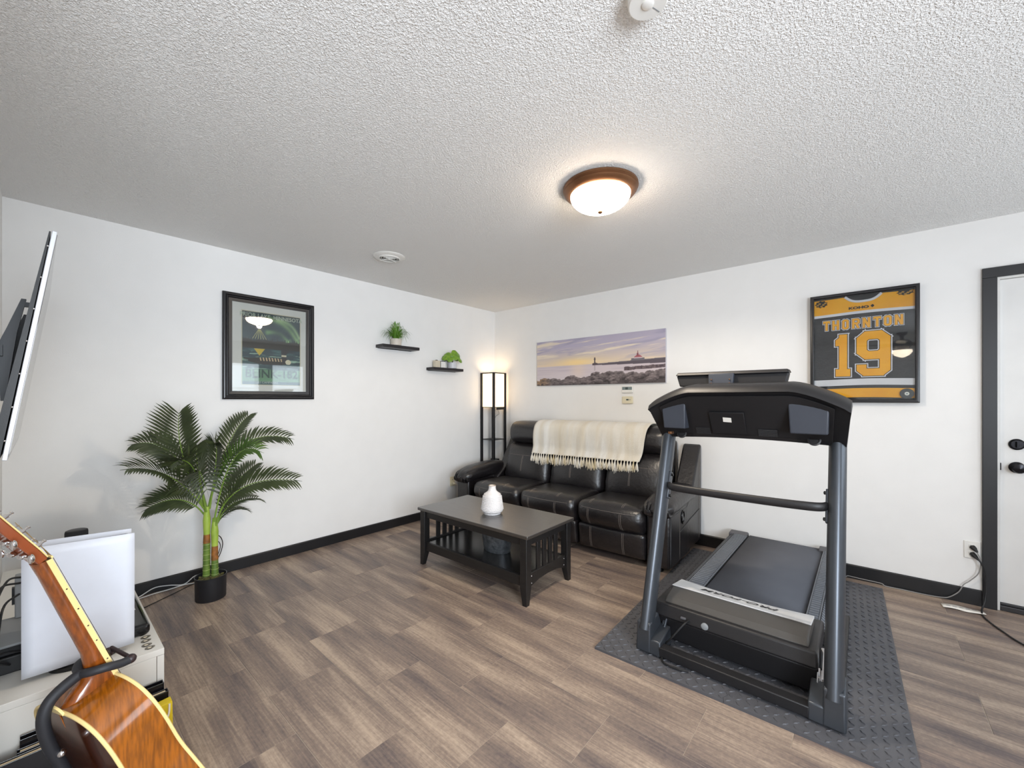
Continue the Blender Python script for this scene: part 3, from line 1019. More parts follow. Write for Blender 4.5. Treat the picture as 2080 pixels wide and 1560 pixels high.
# silver strip behind the pad, bowed rear edge
sp = []
for i in range(13):
    u = i / 12
    x = px0 + 0.002 + (px1 - px0 - 0.004) * u
    yr = -1.415 - 0.030 * math.sin(math.pi * u)
    sp.append([(x, -1.572, 0.266), (x, -1.572, 0.2715), (x, yr, 0.2485), (x, yr, 0.236)])
MB().loft(sp).build('silver_strip', 'tm_strip', tm, bevel=0.002)
ang = math.atan2(0.2485 - 0.2715, 0.14)
lg = text_obj('strip_lettering', 'PRO-FORM', 0.044, (3.155 - 3.18, -1.505 + 1.0, 0.2622 - 0.014 + 0.0012), (-ang * 0 + math.radians(-9.0), 0, math.pi), 'j_ink', tm, 0.0006, sx=1.62, bold=0.0003, shear=0.3)
lg.rotation_euler = (math.radians(9.0), 0, math.pi)
MB().box((2.93, -1.7285, 0.176), (2.955, -1.718, 0.184)).build('power_switch', 'tm_cap', tm, bevel=0.001)
disc((3.045, -1.716, 0.172), [(0.017, 0), (0.017, 0.006), (0.012, 0.009), (0.001, 0.009)]).build('round_badge', 'plastic_grey', tm)
MB().tube(smooth_path([(2.972, -1.712, 0.176), (2.955, -1.76, 0.165), (2.91, -1.80, 0.10), (2.87, -1.80, 0.04), (2.90, -1.89, 0.021), (2.97, -1.90, 0.0205), (3.02, -1.885, 0.0205)]), 0.0045, 8).build('power_cord', 'cable', tm)
# deck
MB().box((2.80, -1.37, 0.105), (3.50, -0.075, 0.186)).build('deck', 'tm_black', tm, bevel=0.006)
bl = MB()
rings = []
for i in range(9):
    t = i / 8 * math.pi / 2
    rings.append([(2.938, -0.085 + 0.035 * math.sin(t) - 0.0, 0.157 + 0.035 * math.cos(t)), (3.415, -0.085 + 0.035 * math.sin(t), 0.157 + 0.035 * math.cos(t))])
bl.grid([[(2.938, -1.40, 0.192), (3.415, -1.40, 0.192)]] + rings)
o = bl.build('running_belt', 'tm_belt', tm, fix=False, angle=60)
sd = o.modifiers.new('thickness', 'SOLIDIFY'); sd.thickness = 0.003
for s in (-1, 1):
    if s < 0: x0, x1, xe = 2.842, 2.930, 2.796
    else: x0, x1, xe = 3.424, 3.478, 3.506
    rl = MB()
    rl.box((min(x0, x1), -1.40, 0.182), (max(x0, x1), -0.09, 0.1985))
    a, b = sorted((xe, x0 if s < 0 else x1))
    rl.prism([(xe, 0.14), (xe, 0.176), (x0 if s < 0 else x1, 0.200), (x0 if s < 0 else x1, 0.14)], -1.40, -0.09, 'xz')
    rl.build('foot_rail', 'tm_black', tm, bevel=0.002)
    rib = MB()
    y = -1.385
    while y < -0.12:
        rib.box((x0 + 0.006, y, 0.198), (x1 - 0.006, y + 0.0170, 0.2050))
        y += 0.0285
    # fine ribs on the outer bevel
    y = -1.385
    e0, e1 = (xe, x0) if s < 0 else (x1, xe)
    while y < -0.12:
        if s < 0:
            rib.hexa([(xe + 0.006, y, 0.178), (x0 - 0.008, y, 0.196), (x0 - 0.008, y + 0.017, 0.196), (xe + 0.006, y + 0.017, 0.178)],
                     [(xe + 0.006, y, 0.1825), (x0 - 0.008, y, 0.2005), (x0 - 0.008, y + 0.017, 0.2005), (xe + 0.006, y + 0.017, 0.1825)])
        else:
            rib.hexa([(x1 + 0.006, y, 0.196), (xe - 0.004, y, 0.180), (xe - 0.004, y + 0.017, 0.180), (x1 + 0.006, y + 0.017, 0.196)],
                     [(x1 + 0.006, y, 0.2005), (xe - 0.004, y, 0.1845), (xe - 0.004, y + 0.017, 0.1845), (x1 + 0.006, y + 0.017, 0.2005)])
        y += 0.0285
    rib.box((x0 - 0.002, -1.40, 0.198), (x0 + 0.004, -0.15, 0.2035)).box((x1 - 0.004, -1.40, 0.198), (x1 + 0.002, -0.15, 0.2035))
    stuff(rib.build('rail_ribs', 'tm_rail', tm, smooth=False))
    c0, c1 = (2.798, 2.925) if s < 0 else (3.395, 3.508)
    MB().prism([(-0.155, 0.185), (-0.155, 0.206), (-0.075, 0.212), (-0.050, 0.200), (-0.042, 0.15), (-0.055, 0.10), (-0.155, 0.10)], c0, c1, 'yz').build('end_cap', 'tm_cap', tm, bevel=0.006, seg=3)
# console shell, lofted across x
XC = 3.178


def cons_ring(x):
    u = abs(x - XC) / 0.43
    k = max(0.0, (u - 0.50) / 0.50)
    zt = 1.346 - 0.088 * (k ** 1.45)
    zb = 1.104 - 0.016 * u * u
    if u > 0.999: zt -= 0.004
    xb = XC + (x - XC) * 0.955
    dy = 0.018 * (1 - u * u)
    return zt, zb, xb, dy


rings, back_rings = [], []
for i in range(41):
    t = -1 + 2 * i / 40
    x = XC + 0.43 * math.sin(t * math.pi / 2) if abs(t) > 0.0 else XC
    x = XC + 0.43 * t
    zt, zb, xb, dy = cons_ring(x)
    def mix(f): return x + (xb - x) * f
    rings.append([(xb, -1.505 - dy, zb), (xb, -1.535 - dy, zb + 0.004), (mix(.12), -1.672 - dy, zt - 0.020), (x, -1.690 - dy, zt - 0.010), (x, -1.703 - dy, zt - 0.006),
                  (x, -1.690 - dy, zt + 0.018), (x, -1.640, zt + 0.036), (x, -1.53, zt + 0.046), (x, -1.42, zt + 0.02), (mix(.6), -1.36, zt - 0.06), (xb, -1.40, zb + 0.02), (xb, -1.45, zb)])
MB().loft(rings).build('console_shell', 'tm_black', tm, bevel=0.0, angle=50)
# recessed back panel, darker, set just proud of the shell's inner face
pr = []
for i in range(31):
    t = -0.88 + 1.76 * i / 30
    x = XC + 0.43 * t
    zt, zb, xb, dy = cons_ring(x)
    def pt(f, off):
        y = (-1.535 - dy) + (-0.140) * f
        z = (zb + 0.004) + (zt - 0.022 - zb - 0.004) * f
        xx = xb + (x - xb) * 0.88 * f
        return (xx, y - off, z + off * 0.4)
    pr.append([pt(0.07, 0.002), pt(0.07, 0.010), pt(0.97, 0.010), pt(0.97, 0.002)])
MB().loft(pr).build('console_back_panel', 'tm_dark', tm, bevel=0.002)


def on_back(x, f, off=0.012):
    zt, zb, xb, dy = cons_ring(x)
    return Vector((x, -1.535 - dy - 0.14 * f - off, zb + 0.004 + (zt - 0.044 - zb) * f + off * 0.4))


def back_slab(x0, x1, f0, f1, thick, nm, m, bevel=0.002, off=0.009):
    a, b, c, d = on_back(x0, f0, off), on_back(x1, f0, off), on_back(x1, f1, off), on_back(x0, f1, off)
    n = Vector((0, -0.9, -0.35)).normalized() * thick
    return MB().hexa([a, b, c, d], [a + n, b + n, c + n, d + n]).build(nm, m, tm, bevel=bevel)


back_slab(3.045, 3.205, 0.10, 0.66, 0.006, 'service_cover', 'tm_dark', 0.003)
sk = on_back(3.128, 0.44, 0.0155)
MB().hexa([sk + Vector((-0.019, 0, -0.009)), sk + Vector((0.019, 0, -0.011)), sk + Vector((0.019, -0.012, 0.012)), sk + Vector((-0.019, -0.012, 0.014))],
          [sk + Vector((-0.019, -0.002, -0.009)), sk + Vector((0.019, -0.002, -0.011)), sk + Vector((0.019, -0.014, 0.012)), sk + Vector((-0.019, -0.014, 0.014))]).build('sticker', 'paper', tm, smooth=False)
for s, (a, b) in ((-1, (2.812, 2.935)), (1, (3.385, 3.535))):
    c = 0.5 * (a + b)
    zt = cons_ring(a if s < 0 else b)[0] - 0.035
    zt2 = cons_ring(b if s < 0 else a)[0] - 0.05
    zl, zr = (zt, zt2) if s < 0 else (zt2, zt)
    MB().hexa([(a + 0.006, -1.655, 1.150), (b - 0.006, -1.655, 1.150), (b - 0.006, -1.54, 1.150), (a + 0.006, -1.54, 1.150)],
              [(a, -1.672, zl), (b, -1.672, zr), (b, -1.54, zr), (a, -1.54, zl)]).build('storage_tray', 'tm_tray', tm, bevel=0.006, seg=3)
    v0, v1 = (2.965, 3.035) if s < 0 else (3.255, 3.335)
    vt = MB()
    for k in range(6):
        p, q2 = on_back(v0, 0.08 + k * 0.03, 0.010), on_back(v1, 0.08 + k * 0.03, 0.010)
        vt.box((v0, p.y - 0.003, p.z - 0.0018), (v1, p.y + 0.003, p.z + 0.0018))
    stuff(vt.build('vent_slats', 'tm_black', tm, smooth=False))
    pc = on_back(2.885 if s < 0 else 3.475, 0.07, 0.010)
    MB().lathe([(0.026, 0), (0.026, 0.006), (0.020, 0.008), (0.018, 0.003), (0.001, 0.003)], n=24).xform(Matrix.Translation(pc) @ Matrix.Rotation(math.radians(70), 4, 'X')).build('speaker_port', 'tm_black', tm)
MB().box((2.842, -1.66, 1.118), (2.860, -1.62, 1.132)).build('console_clip', 'bronze', tm, bevel=0.002)
# display on top of the console
dsp = MB()
dz0, dz1, dzt = 1.378, 1.415, 1.458
dsp.hexa([(2.842, -1.475, dz0), (3.352, -1.475, dz0), (3.352, -1.40, dz0), (2.842, -1.40, dz0)],
         [(2.822, -1.468, 1.440), (3.366, -1.468, 1.440), (3.366, -1.405, 1.440), (2.822, -1.405, 1.440)])
dsp.build('display_back', 'tm_dark', tm, bevel=0.006, seg=3)
MB().hexa([(2.820, -1.482, 1.440), (3.370, -1.482, 1.440), (3.370, -1.395, 1.440), (2.820, -1.395, 1.440)],
          [(2.828, -1.470, 1.458), (3.362, -1.470, 1.458), (3.362, -1.395, 1.458), (2.828, -1.395, 1.458)]).build('display_rim', 'tm_black', tm, bevel=0.005, seg=3)
MB().hexa([(3.003, -1.50, 1.375), (3.122, -1.50, 1.375), (3.122, -1.46, 1.375), (3.003, -1.46, 1.375)],
          [(3.000, -1.490, 1.446), (3.125, -1.490, 1.446), (3.125, -1.46, 1.446), (3.000, -1.46, 1.446)]).build('display_bracket', 'tm_tray', tm, bevel=0.004)
for x in (3.018, 3.107):
    for z in (1.392, 1.412):
        MB().sphere((x, -1.499, z), 0.004, 5).build('bracket_screw', 'bronze', tm)

# foam mat: interlocking tiles with raised tread bars
fm = thing('foam_mat', 'charcoal interlocking foam floor mat with tread plate pattern under the treadmill', 'mat', (2.579, -1.99, 0.0), math.radians(1.85))
TS = 0.612
bar_mesh = None
n = 18
pitch = TS / n
bars = MB()
for i in range(n):
    for j in range(n):
        cx, cy = (i + 0.5) * pitch, (j + 0.5) * pitch
        a = math.radians(45 if (i + j) % 2 == 0 else -45)
        ux, uy = math.cos(a), math.sin(a)
        L_, W_ = 0.0155, 0.0042
        def P(l, w, z): return (cx + ux * l - uy * w, cy + uy * l + ux * w, z)
        bars.add([P(-L_, 0, 0.0115), P(0, -W_, 0.0115), P(L_, 0, 0.0115), P(0, W_, 0.0115), P(-L_ * .6, 0, 0.0156), P(0, -W_ * .5, 0.0156), P(L_ * .6, 0, 0.0156), P(0, W_ * .5, 0.0156)],
                 [(4, 5, 6, 7), (0, 1, 5, 4), (1, 2, 6, 5), (2, 3, 7, 6), (3, 0, 4, 7)])


def jig(ax, side_hi, tabs):
    """wavy interlocking edge offsets along a tile side"""
    pts = []
    m = 24
    for k in range(m + 1):
        t = k / m
        w = 0.0
        if tabs: w = 0.006 * (1 if math.sin(t * math.pi * 12) > 0 else -1)
        pts.append((t, w))
    return pts


first_tile = None
first_bars = None
for i in range(2):
    for j in range(3):
        m = MB()
        e = 0.0007
        ring = []
        # outline with toothed inner joints
        def edge(p0, p1, toothed, sgn):
            out = []
            nn = 26
            for k in range(nn):
                t = k / nn
                w = sgn * (0.0065 if (k % 2) else -0.0065) if (toothed and 0 < k) else 0
                x = p0[0] + (p1[0] - p0[0]) * t; y = p0[1] + (p1[1] - p0[1]) * t
                dx, dy = (p1[0] - p0[0]), (p1[1] - p0[1]); l = math.hypot(dx, dy)
                out.append((x - dy / l * w, y + dx / l * w))
            return out
        c = [(i * TS + e, j * TS + e), ((i + 1) * TS - e, j * TS + e), ((i + 1) * TS - e, (j + 1) * TS - e), (i * TS + e, (j + 1) * TS - e)]
        ring = edge(c[0], c[1], j > 0, 1) + edge(c[1], c[2], i < 1, 1) + edge(c[2], c[3], j < 2, -1) + edge(c[3], c[0], i > 0, -1)
        m.loft([[(x, y, 0.0) for x, y in ring], [(x, y, 0.0105) for x, y in ring], [(x, y, 0.012) for x, y in ring]])
        to = m.build('mat_tile', 'foam', fm, smooth=False, world=False)
        if first_bars is None:
            first_bars = stuff(bars.build('tread_bars', 'foam', to, smooth=False, world=False))
        else:
            bo = first_bars.copy(); COL.objects.link(bo); bo.parent = to
            bo.location = (i * TS, j * TS, 0)

# ------------------------------------------------------------------ palm
palm = thing('potted_palm', 'artificial palm with two green canes in a black pot against left wall', 'plant', (0.385, -3.145, 0))
pot = MB().lathe([(0.082, 0.0), (0.084, 0.004), (0.086, 0.135), (0.089, 0.150), (0.084, 0.150), (0.080, 0.12), (0.078, 0.02)], (0.385, -3.145, 0), 36)
pot.build('pot', 'pot_black', palm)
ms = MB().lathe([(0.079, 0.125), (0.06, 0.135), (0.03, 0.139), (0.001, 0.140)], (0.385, -3.145, 0), 24)
for k in range(70):
    a, r = random.uniform(0, 6.28), 0.07 * math.sqrt(random.random())
    ms.sphere((0.385 + r * math.cos(a), -3.145 + r * math.sin(a), 0.137), random.uniform(0.005, 0.010), 4, 1.3, 1, 0.7)
ms.build('moss', 'moss', palm)
for (x, y, z0, z1, z2, ztop, lean) in ((0.360, -3.163, 0.13, 0.365, 0.42, 0.60, 0.010), (0.385, -3.122, 0.13, 0.245, 0.335, 0.52, -0.006)):
    cn = MB()
    cn.tube([(x, y, z0), (x + lean * .4, y, (z0 + z1) / 2), (x + lean * .7, y, z1)], [0.0215, 0.020, 0.0195], 16)
    co = cn.build('cane', 'cane', palm)
    MB().tube([(x + lean * .7, y, z1 - 0.003), (x + lean * .8, y, z2)], [0.0205, 0.018], 16).build('husk', 'cane_brown', co)
    MB().tube([(x + lean * .8, y, z2 - 0.004), (x + lean * .9, y, (z2 + ztop) / 2), (x + lean, y, ztop)], [0.018, 0.022, 0.012], 14).build('crownshaft', 'cane_top', co)
    z = z0 + 0.02
    rg = MB()
    while z < z1 - 0.01:
        tt = (z - z0) / (z1 - z0)
        cxn = x + lean * 0.7 * tt
        rg.tube([(cxn + 0.0208 * math.cos(t), y + 0.0208 * math.sin(t), z) for t in [k * math.pi / 10 for k in range(21)]], 0.0012, 5)
        z += 0.034
    rg.build('cane_rings', 'cane_ring', co)
MB().tube(smooth_path([(0.33, -3.11, 0.40), (0.30, -3.070, 0.36), (0.30, -3.058, 0.31), (0.31, -3.075, 0.25), (0.33, -3.11, 0.20)]), 0.003, 6) \
    .tube(smooth_path([(0.33, -3.115, 0.36), (0.30, -3.080, 0.33), (0.30, -3.072, 0.29), (0.32, -3.10, 0.22)]), 0.0025, 6).build('hanging_stem', 'fan_wood', palm)
FR = [
    ((0.36, -3.165, 0.56), (0.40, -3.290, 0.935), (0.46, -3.323, 1.222), 0.185, 'frond', 17, 0),
    ((0.34, -3.150, 0.58), (0.28, -3.029, 0.971), (0.22, -2.881, 1.182), 0.125, 'frond', 17, 0),
    ((0.36, -3.150, 0.58), (0.42, -3.003, 0.970), (0.52, -2.720, 1.033), 0.120, 'frond', 20, 1),
    ((0.35, -3.170, 0.58), (0.32, -3.318, 0.940), (0.30, -3.497, 1.038), 0.120, 'frond', 18, 1),
    ((0.38, -3.170, 0.57), (0.52, -3.359, 0.830), (0.62, -3.559, 0.928), 0.140, 'frond', 20, 1),
    ((0.35, -3.170, 0.54), (0.36, -3.292, 0.665), (0.34, -3.442, 0.648), 0.130, 'frond', 16, 1),
    ((0.39, -3.120, 0.46), (0.50, -3.003, 0.711), (0.62, -2.714, 0.741), 0.140, 'frond', 21, 1),
    ((0.37, -3.115, 0.46), (0.26, -2.992, 0.563), (0.18, -2.813, 0.560), 0.120, 'frond', 15, 1),
    ((0.36, -3.112, 0.45), (0.22, -3.013, 0.500), (0.14, -2.890, 0.488), 0.100, 'frond', 12, 1),
    ((0.36, -3.112, 0.47), (0.22, -2.981, 0.668), (0.16, -2.820, 0.808), 0.120, 'frond', 16, 0),
    ((0.39, -3.170, 0.57), (0.58, -3.249, 0.860), (0.82, -3.263, 0.790), 0.150, 'frond_grey', 16, 1),
    ((0.37, -3.172, 0.57), (0.50, -3.265, 0.886), (0.62, -3.388, 0.926), 0.130, 'frond', 17, 1),
    ((0.34, -3.155, 0.58), (0.22, -3.181, 0.845), (0.14, -3.164, 0.981), 0.110, 'frond', 14, 0),
    ((0.36, -3.145, 0.58), (0.42, -3.124, 0.903), (0.46, -3.137, 1.020), 0.120, 'frond', 15, 0),
    ((0.40, -3.130, 0.50), (0.52, -3.061, 0.897), (0.60, -2.940, 0.970), 0.120, 'frond_light', 17, 1),
]
for (p0, p1, p2, ln, mm, nl, droop) in FR:
    path = bez(p0, p1, p2, 24)
    fo = MB().tube(path, [0.0055 - 0.0045 * i / 24 for i in range(25)], 6).build('frond', 'rachis', palm)
    nl = int(nl * 1.30)
    lv = MB()
    camdir = Vector((0.6527, -0.7576, 0.2)).normalized()
    for i in range(nl + 1):
        t = 0.22 + 0.77 * i / nl
        k = t * 24
        a = path[min(23, int(k))].lerp(path[min(24, int(k) + 1)], k - int(k))
        tg = (path[min(24, int(k) + 1)] - path[max(0, int(k) - 1)]).normalized()
        up = Vector((0, 0, 1))
        side = tg.cross(up)
        if side.length < 0.25: side = Vector((FY, -FX, 0))
        side.normalize()
        if ln > 0.18: side = Vector((0.62, 0.74, 0.0)).normalized()
        nrm = side.cross(tg).normalized()
        if ln <= 0.18:
            nv = up * 0.55 + camdir * (0.75 if droop else 0.4)
            nv = (nv - tg * nv.dot(tg)).normalized()
            nrm = nv
            side = tg.cross(nrm).normalized()
        L0 = ln * (0.55 + 0.6 * math.sin(math.pi * min(1, (t - 0.22) / 0.80))) * random.uniform(0.92, 1.06)
        for sg in (-1, 1):
            fwd = 0.55 + 0.55 * t
            d = (side * sg + tg * fwd + nrm * 0.25).normalized()
            w = 0.0078 * (0.8 + 0.4 * math.sin(math.pi * (t - 0.2) / 0.8))
            wd = d.cross(nrm).normalized() * w
            q = [a, a + d * L0 * 0.35 + nrm * 0.004, a + d * L0 * 0.7 - up * (0.006 if droop else 0.001), a + d * L0 * 1.0 - up * (0.022 if droop else 0.006)]
            keel = nrm * -0.0025
            ws = [0.22, 1.0, 0.80, 0.05]
            lv.grid([[q[m_] + wd * ws[m_], q[m_] + keel * ws[m_], q[m_] - wd * ws[m_]] for m_ in range(4)])
    tip = path[-1]; d = (path[-1] - path[-3]).normalized()
    lv.grid([[tip - d * 0.01 + Vector((0, 0, 0.003)), tip - d * 0.01 - Vector((0, 0, 0.003))], [tip + d * ln * 0.35 + Vector((0, 0, -0.006)), tip + d * ln * 0.35 + Vector((0, 0, -0.008))]])
    stuff(lv.build('leaflets', mm, fo, fix=False, angle=60))

# ------------------------------------------------------------------ wall shelves and what stands on them
def wall_shelf(y0, y1, zt, lab):
    s = thing('floating_shelf', lab, 'shelf', (0, (y0 + y1) / 2, zt))
    MB().box((0.0, y0, zt - 0.030), (0.13, y1, zt)).build('board', 'shelf', s, bevel=0.002)
    MB().box((0.0, y0 + 0.02, zt - 0.034), (0.012, y1 - 0.02, zt - 0.030)).build('mount', 'black_metal', s, smooth=False)
    return s


wall_shelf(-1.715, -1.285, 1.846, 'black floating shelf holding the grassy plant, higher of the two')
wall_shelf(-1.100, -0.668, 1.657, 'black floating shelf holding the round-leaved plant, lower of the two')
gp = thing('grass_plant', 'spiky grass-like plant in a cream pot on the higher wall shelf', 'plant', (0.066, -1.527, 1.847))
G = dict(parent=gp, world=False)
MB().lathe([(0.045, 0.0), (0.052, 0.004), (0.055, 0.062), (0.056, 0.068), (0.051, 0.068), (0.05, 0.055), (0.001, 0.054)], n=32).build('pot', 'ceramic_cream', **G)
bl = MB()
for k in range(130):
    a = random.uniform(0, 2 * math.pi); r = random.uniform(0.04, 0.185); hh = random.uniform(0.06, 0.13) * (1.25 - r * 2.6)
    hh = max(hh, 0.02)
    rx = r * (0.30 if math.cos(a) < 0 else 0.75)
    q0 = Vector((0.02 * math.cos(a), 0.02 * math.sin(a), 0.058))
    q2 = Vector((max(-0.055, rx * math.cos(a)), r * math.sin(a) * 1.15, 0.055 + hh * random.uniform(-0.2, 0.9) if r > 0.06 else 0.06 + hh * 0.85))
    q1 = (q0 + q2) / 2 + Vector((0, 0, hh * 0.8))
    pth = bez(q0, q1, q2, 6)
    sd_ = Vector((-math.sin(a), math.cos(a), 0)) * 0.0036
    bl.grid([[p + sd_ * w_, p - sd_ * w_] for p, w_ in zip(pth, (0.6, 1, 1, 1, 0.8, 0.5, 0.08))])
stuff(bl.build('blades', 'grass_leaf', fix=False, **G))
pl = thing('round_leaf_plant', 'bright round-leaved plant in a pale grey pot on the lower wall shelf', 'plant', (0.068, -0.785, 1.658))
G = dict(parent=pl, world=False)
MB().lathe([(0.046, 0.0), (0.051, 0.004), (0.054, 0.068), (0.050, 0.068), (0.048, 0.058), (0.001, 0.057)], n=32).build('pot', 'ceramic_grey', **G)
MB().tube([(0, 0, 0.057), (0.002, 0.002, 0.10)], [0.008, 0.006], 8).build('stalk', 'soil', **G)
for k in range(20):
    a = k * 2.4; r = 0.045 + 0.062 * math.sqrt((k + 1) / 20) * 1.0
    z = 0.200 - 0.105 * (r / 0.11) ** 2 + random.uniform(-0.012, 0.012)
    c = Vector((max(-0.045, 0.7 * r * math.cos(a)), 1.05 * r * math.sin(a), z))
    nr = Vector((0.75 * math.cos(a) + 0.35, 0.75 * math.sin(a) - 0.3, 0.55)).normalized()
    rr = random.uniform(0.028, 0.040)
    rot = nr.to_track_quat('Z', 'Y').to_matrix().to_4x4()
    lf = MB().lathe([(0.001, 0.004), (rr * .5, 0.003), (rr * .9, 0.0), (rr, -0.003), (rr * .9, -0.0015), (rr * .5, 0.0015), (0.001, 0.0025)], n=16)
    lf.xform(Matrix.Translation(c) @ rot)
    lo = lf.build('leaf', 'pilea', **G)
    MB().tube(bez((0, 0, 0.09), (c * 0.45 + Vector((0, 0, 0.09))), c, 6), 0.0014, 5).build('stem', 'pilea_stem', lo, world=False)
cd = thing('photo_cube', 'small cream picture block on the lower wall shelf beside a dark-edged frame', 'picture', (0.06, -1.003, 1.658), math.radians(8))
MB().box((-0.02, -0.037, 0), (0.02, 0.037, 0.078)).build('block', 'candle', cd, world=False, bevel=0.002)
MB().box((-0.006, -0.016, 0.078), (0.006, 0.010, 0.086)).build('clip', 'dark_bronze', cd, world=False, bevel=0.001)
cf = thing('mini_frame', 'tiny dark-edged photo frame between the picture block and the round-leaved plant', 'picture frame', (0.066, -0.927, 1.658), math.radians(-6))
MB().box((0.0, -0.036, 0.0), (0.012, -0.029, 0.076)).box((0, -0.036, 0.070), (0.012, 0.033, 0.076)).build('edge', 'frame_black', cf, world=False)
MB().box((0.001, -0.029, 0.0), (0.010, 0.033, 0.070)).build('photo', 'plastic_white', cf, world=False)
MB().box((-0.035, -0.004, 0.0), (0.001, 0.004, 0.05)).build('strut', 'frame_black', cf, world=False)


# ------------------------------------------------------------------ flat print helper (grid with printed colours)
def srgb2lin(a):
    a = np.clip(a, 0, 1)
    return np.where(a <= 0.04045, a / 12.92, ((a + 0.055) / 1.055) ** 2.4)


def vnoise(u, v, sx, sy, seed, octaves=4):
    """value noise on arrays"""
    rng = np.random.RandomState(seed)
    out = np.zeros_like(u); amp = 1.0; tot = 0
    for o_ in range(octaves):
        n_ = 64
        g = rng.rand(n_, n_)
        a, b = u * sx * 2 ** o_, v * sy * 2 ** o_
        i, j = np.floor(a).astype(int), np.floor(b).astype(int)
        fa, fb = a - i, b - j
        fa = fa * fa * (3 - 2 * fa); fb = fb * fb * (3 - 2 * fb)
        i0, j0, i1, j1 = i % n_, j % n_, (i + 1) % n_, (j + 1) % n_
        out += amp * ((g[i0, j0] * (1 - fa) + g[i1, j0] * fa) * (1 - fb) + (g[i0, j1] * (1 - fa) + g[i1, j1] * fa) * fb)
        tot += amp; amp *= 0.5
    return out / tot


def print_grid(name, x0, x1, z0, z1, y, nx, ny, fn, material, parent):
    us, vs = np.meshgrid(np.linspace(0, 1, nx + 1), np.linspace(0, 1, ny + 1))
    col = srgb2lin(fn(us, vs) / 255.0).reshape(-1, 3)
    co = np.stack([x0 + (x1 - x0) * us, np.full_like(us, y), z0 + (z1 - z0) * vs], -1).reshape(-1, 3)
    idx = np.arange((nx + 1) * (ny + 1)).reshape(ny + 1, nx + 1)
    f = np.stack([idx[:-1, :-1], idx[:-1, 1:], idx[1:, 1:], idx[1:, :-1]], -1).reshape(-1, 4)
    me = bpy.data.meshes.new(name)
    me.from_pydata(co.tolist(), [], f.tolist())
    at = me.color_attributes.new('print', 'FLOAT_COLOR', 'POINT')
    at.data.foreach_set('color', np.concatenate([col, np.ones((len(col), 1))], 1).ravel())
    me.materials.append(M[material])
    o = bpy.data.objects.new(name, me)
    COL.objects.link(o)
    o.parent = parent
    return o


def rect_frame(x0, x1, z0, z1, prof):
    """mitred frame: prof = [(inset, y)] closed loop swept round the rectangle"""
    rings = []
    for cx_, cz_, sx_, sz_ in ((x0, z0, 1, 1), (x1, z0, -1, 1), (x1, z1, -1, -1), (x0, z1, 1, -1), (x0, z0, 1, 1)):
        rings.append([(cx_ + sx_ * i_, y_, cz_ + sz_ * i_) for i_, y_ in prof])
    return MB().loft(rings, True, False)


def blend(a, b, t):
    t = np.clip(t, 0, 1)[..., None]
    return a * (1 - t) + b * t


def C3(*c): return np.array(c, float)


# ------------------------------------------------------------------ framed lake poster on the left wall
po = thing('framed_poster', 'framed loon and northern lights poster in a wide black frame', 'poster', (0, -2.654, 1.713), math.radians(90))
hw, hh = 0.335, 0.406
P = dict(parent=po, world=False)
rect_frame(-hw, hw, -hh, hh, [(0, -0.001), (0, -0.022), (0.006, -0.026), (0.018, -0.026), (0.026, -0.018), (0.030, -0.022), (0.034, -0.022), (0.040, -0.014), (0.058, -0.012), (0.064, -0.012), (0.064, -0.001)]) \
    .build('frame', 'frame_black', bevel=0.001, **P)
MB().box((-hw + 0.05, -0.006, -hh + 0.05), (hw - 0.05, -0.001, hh - 0.05)).build('mat_board', 'matboard', smooth=False, **P)


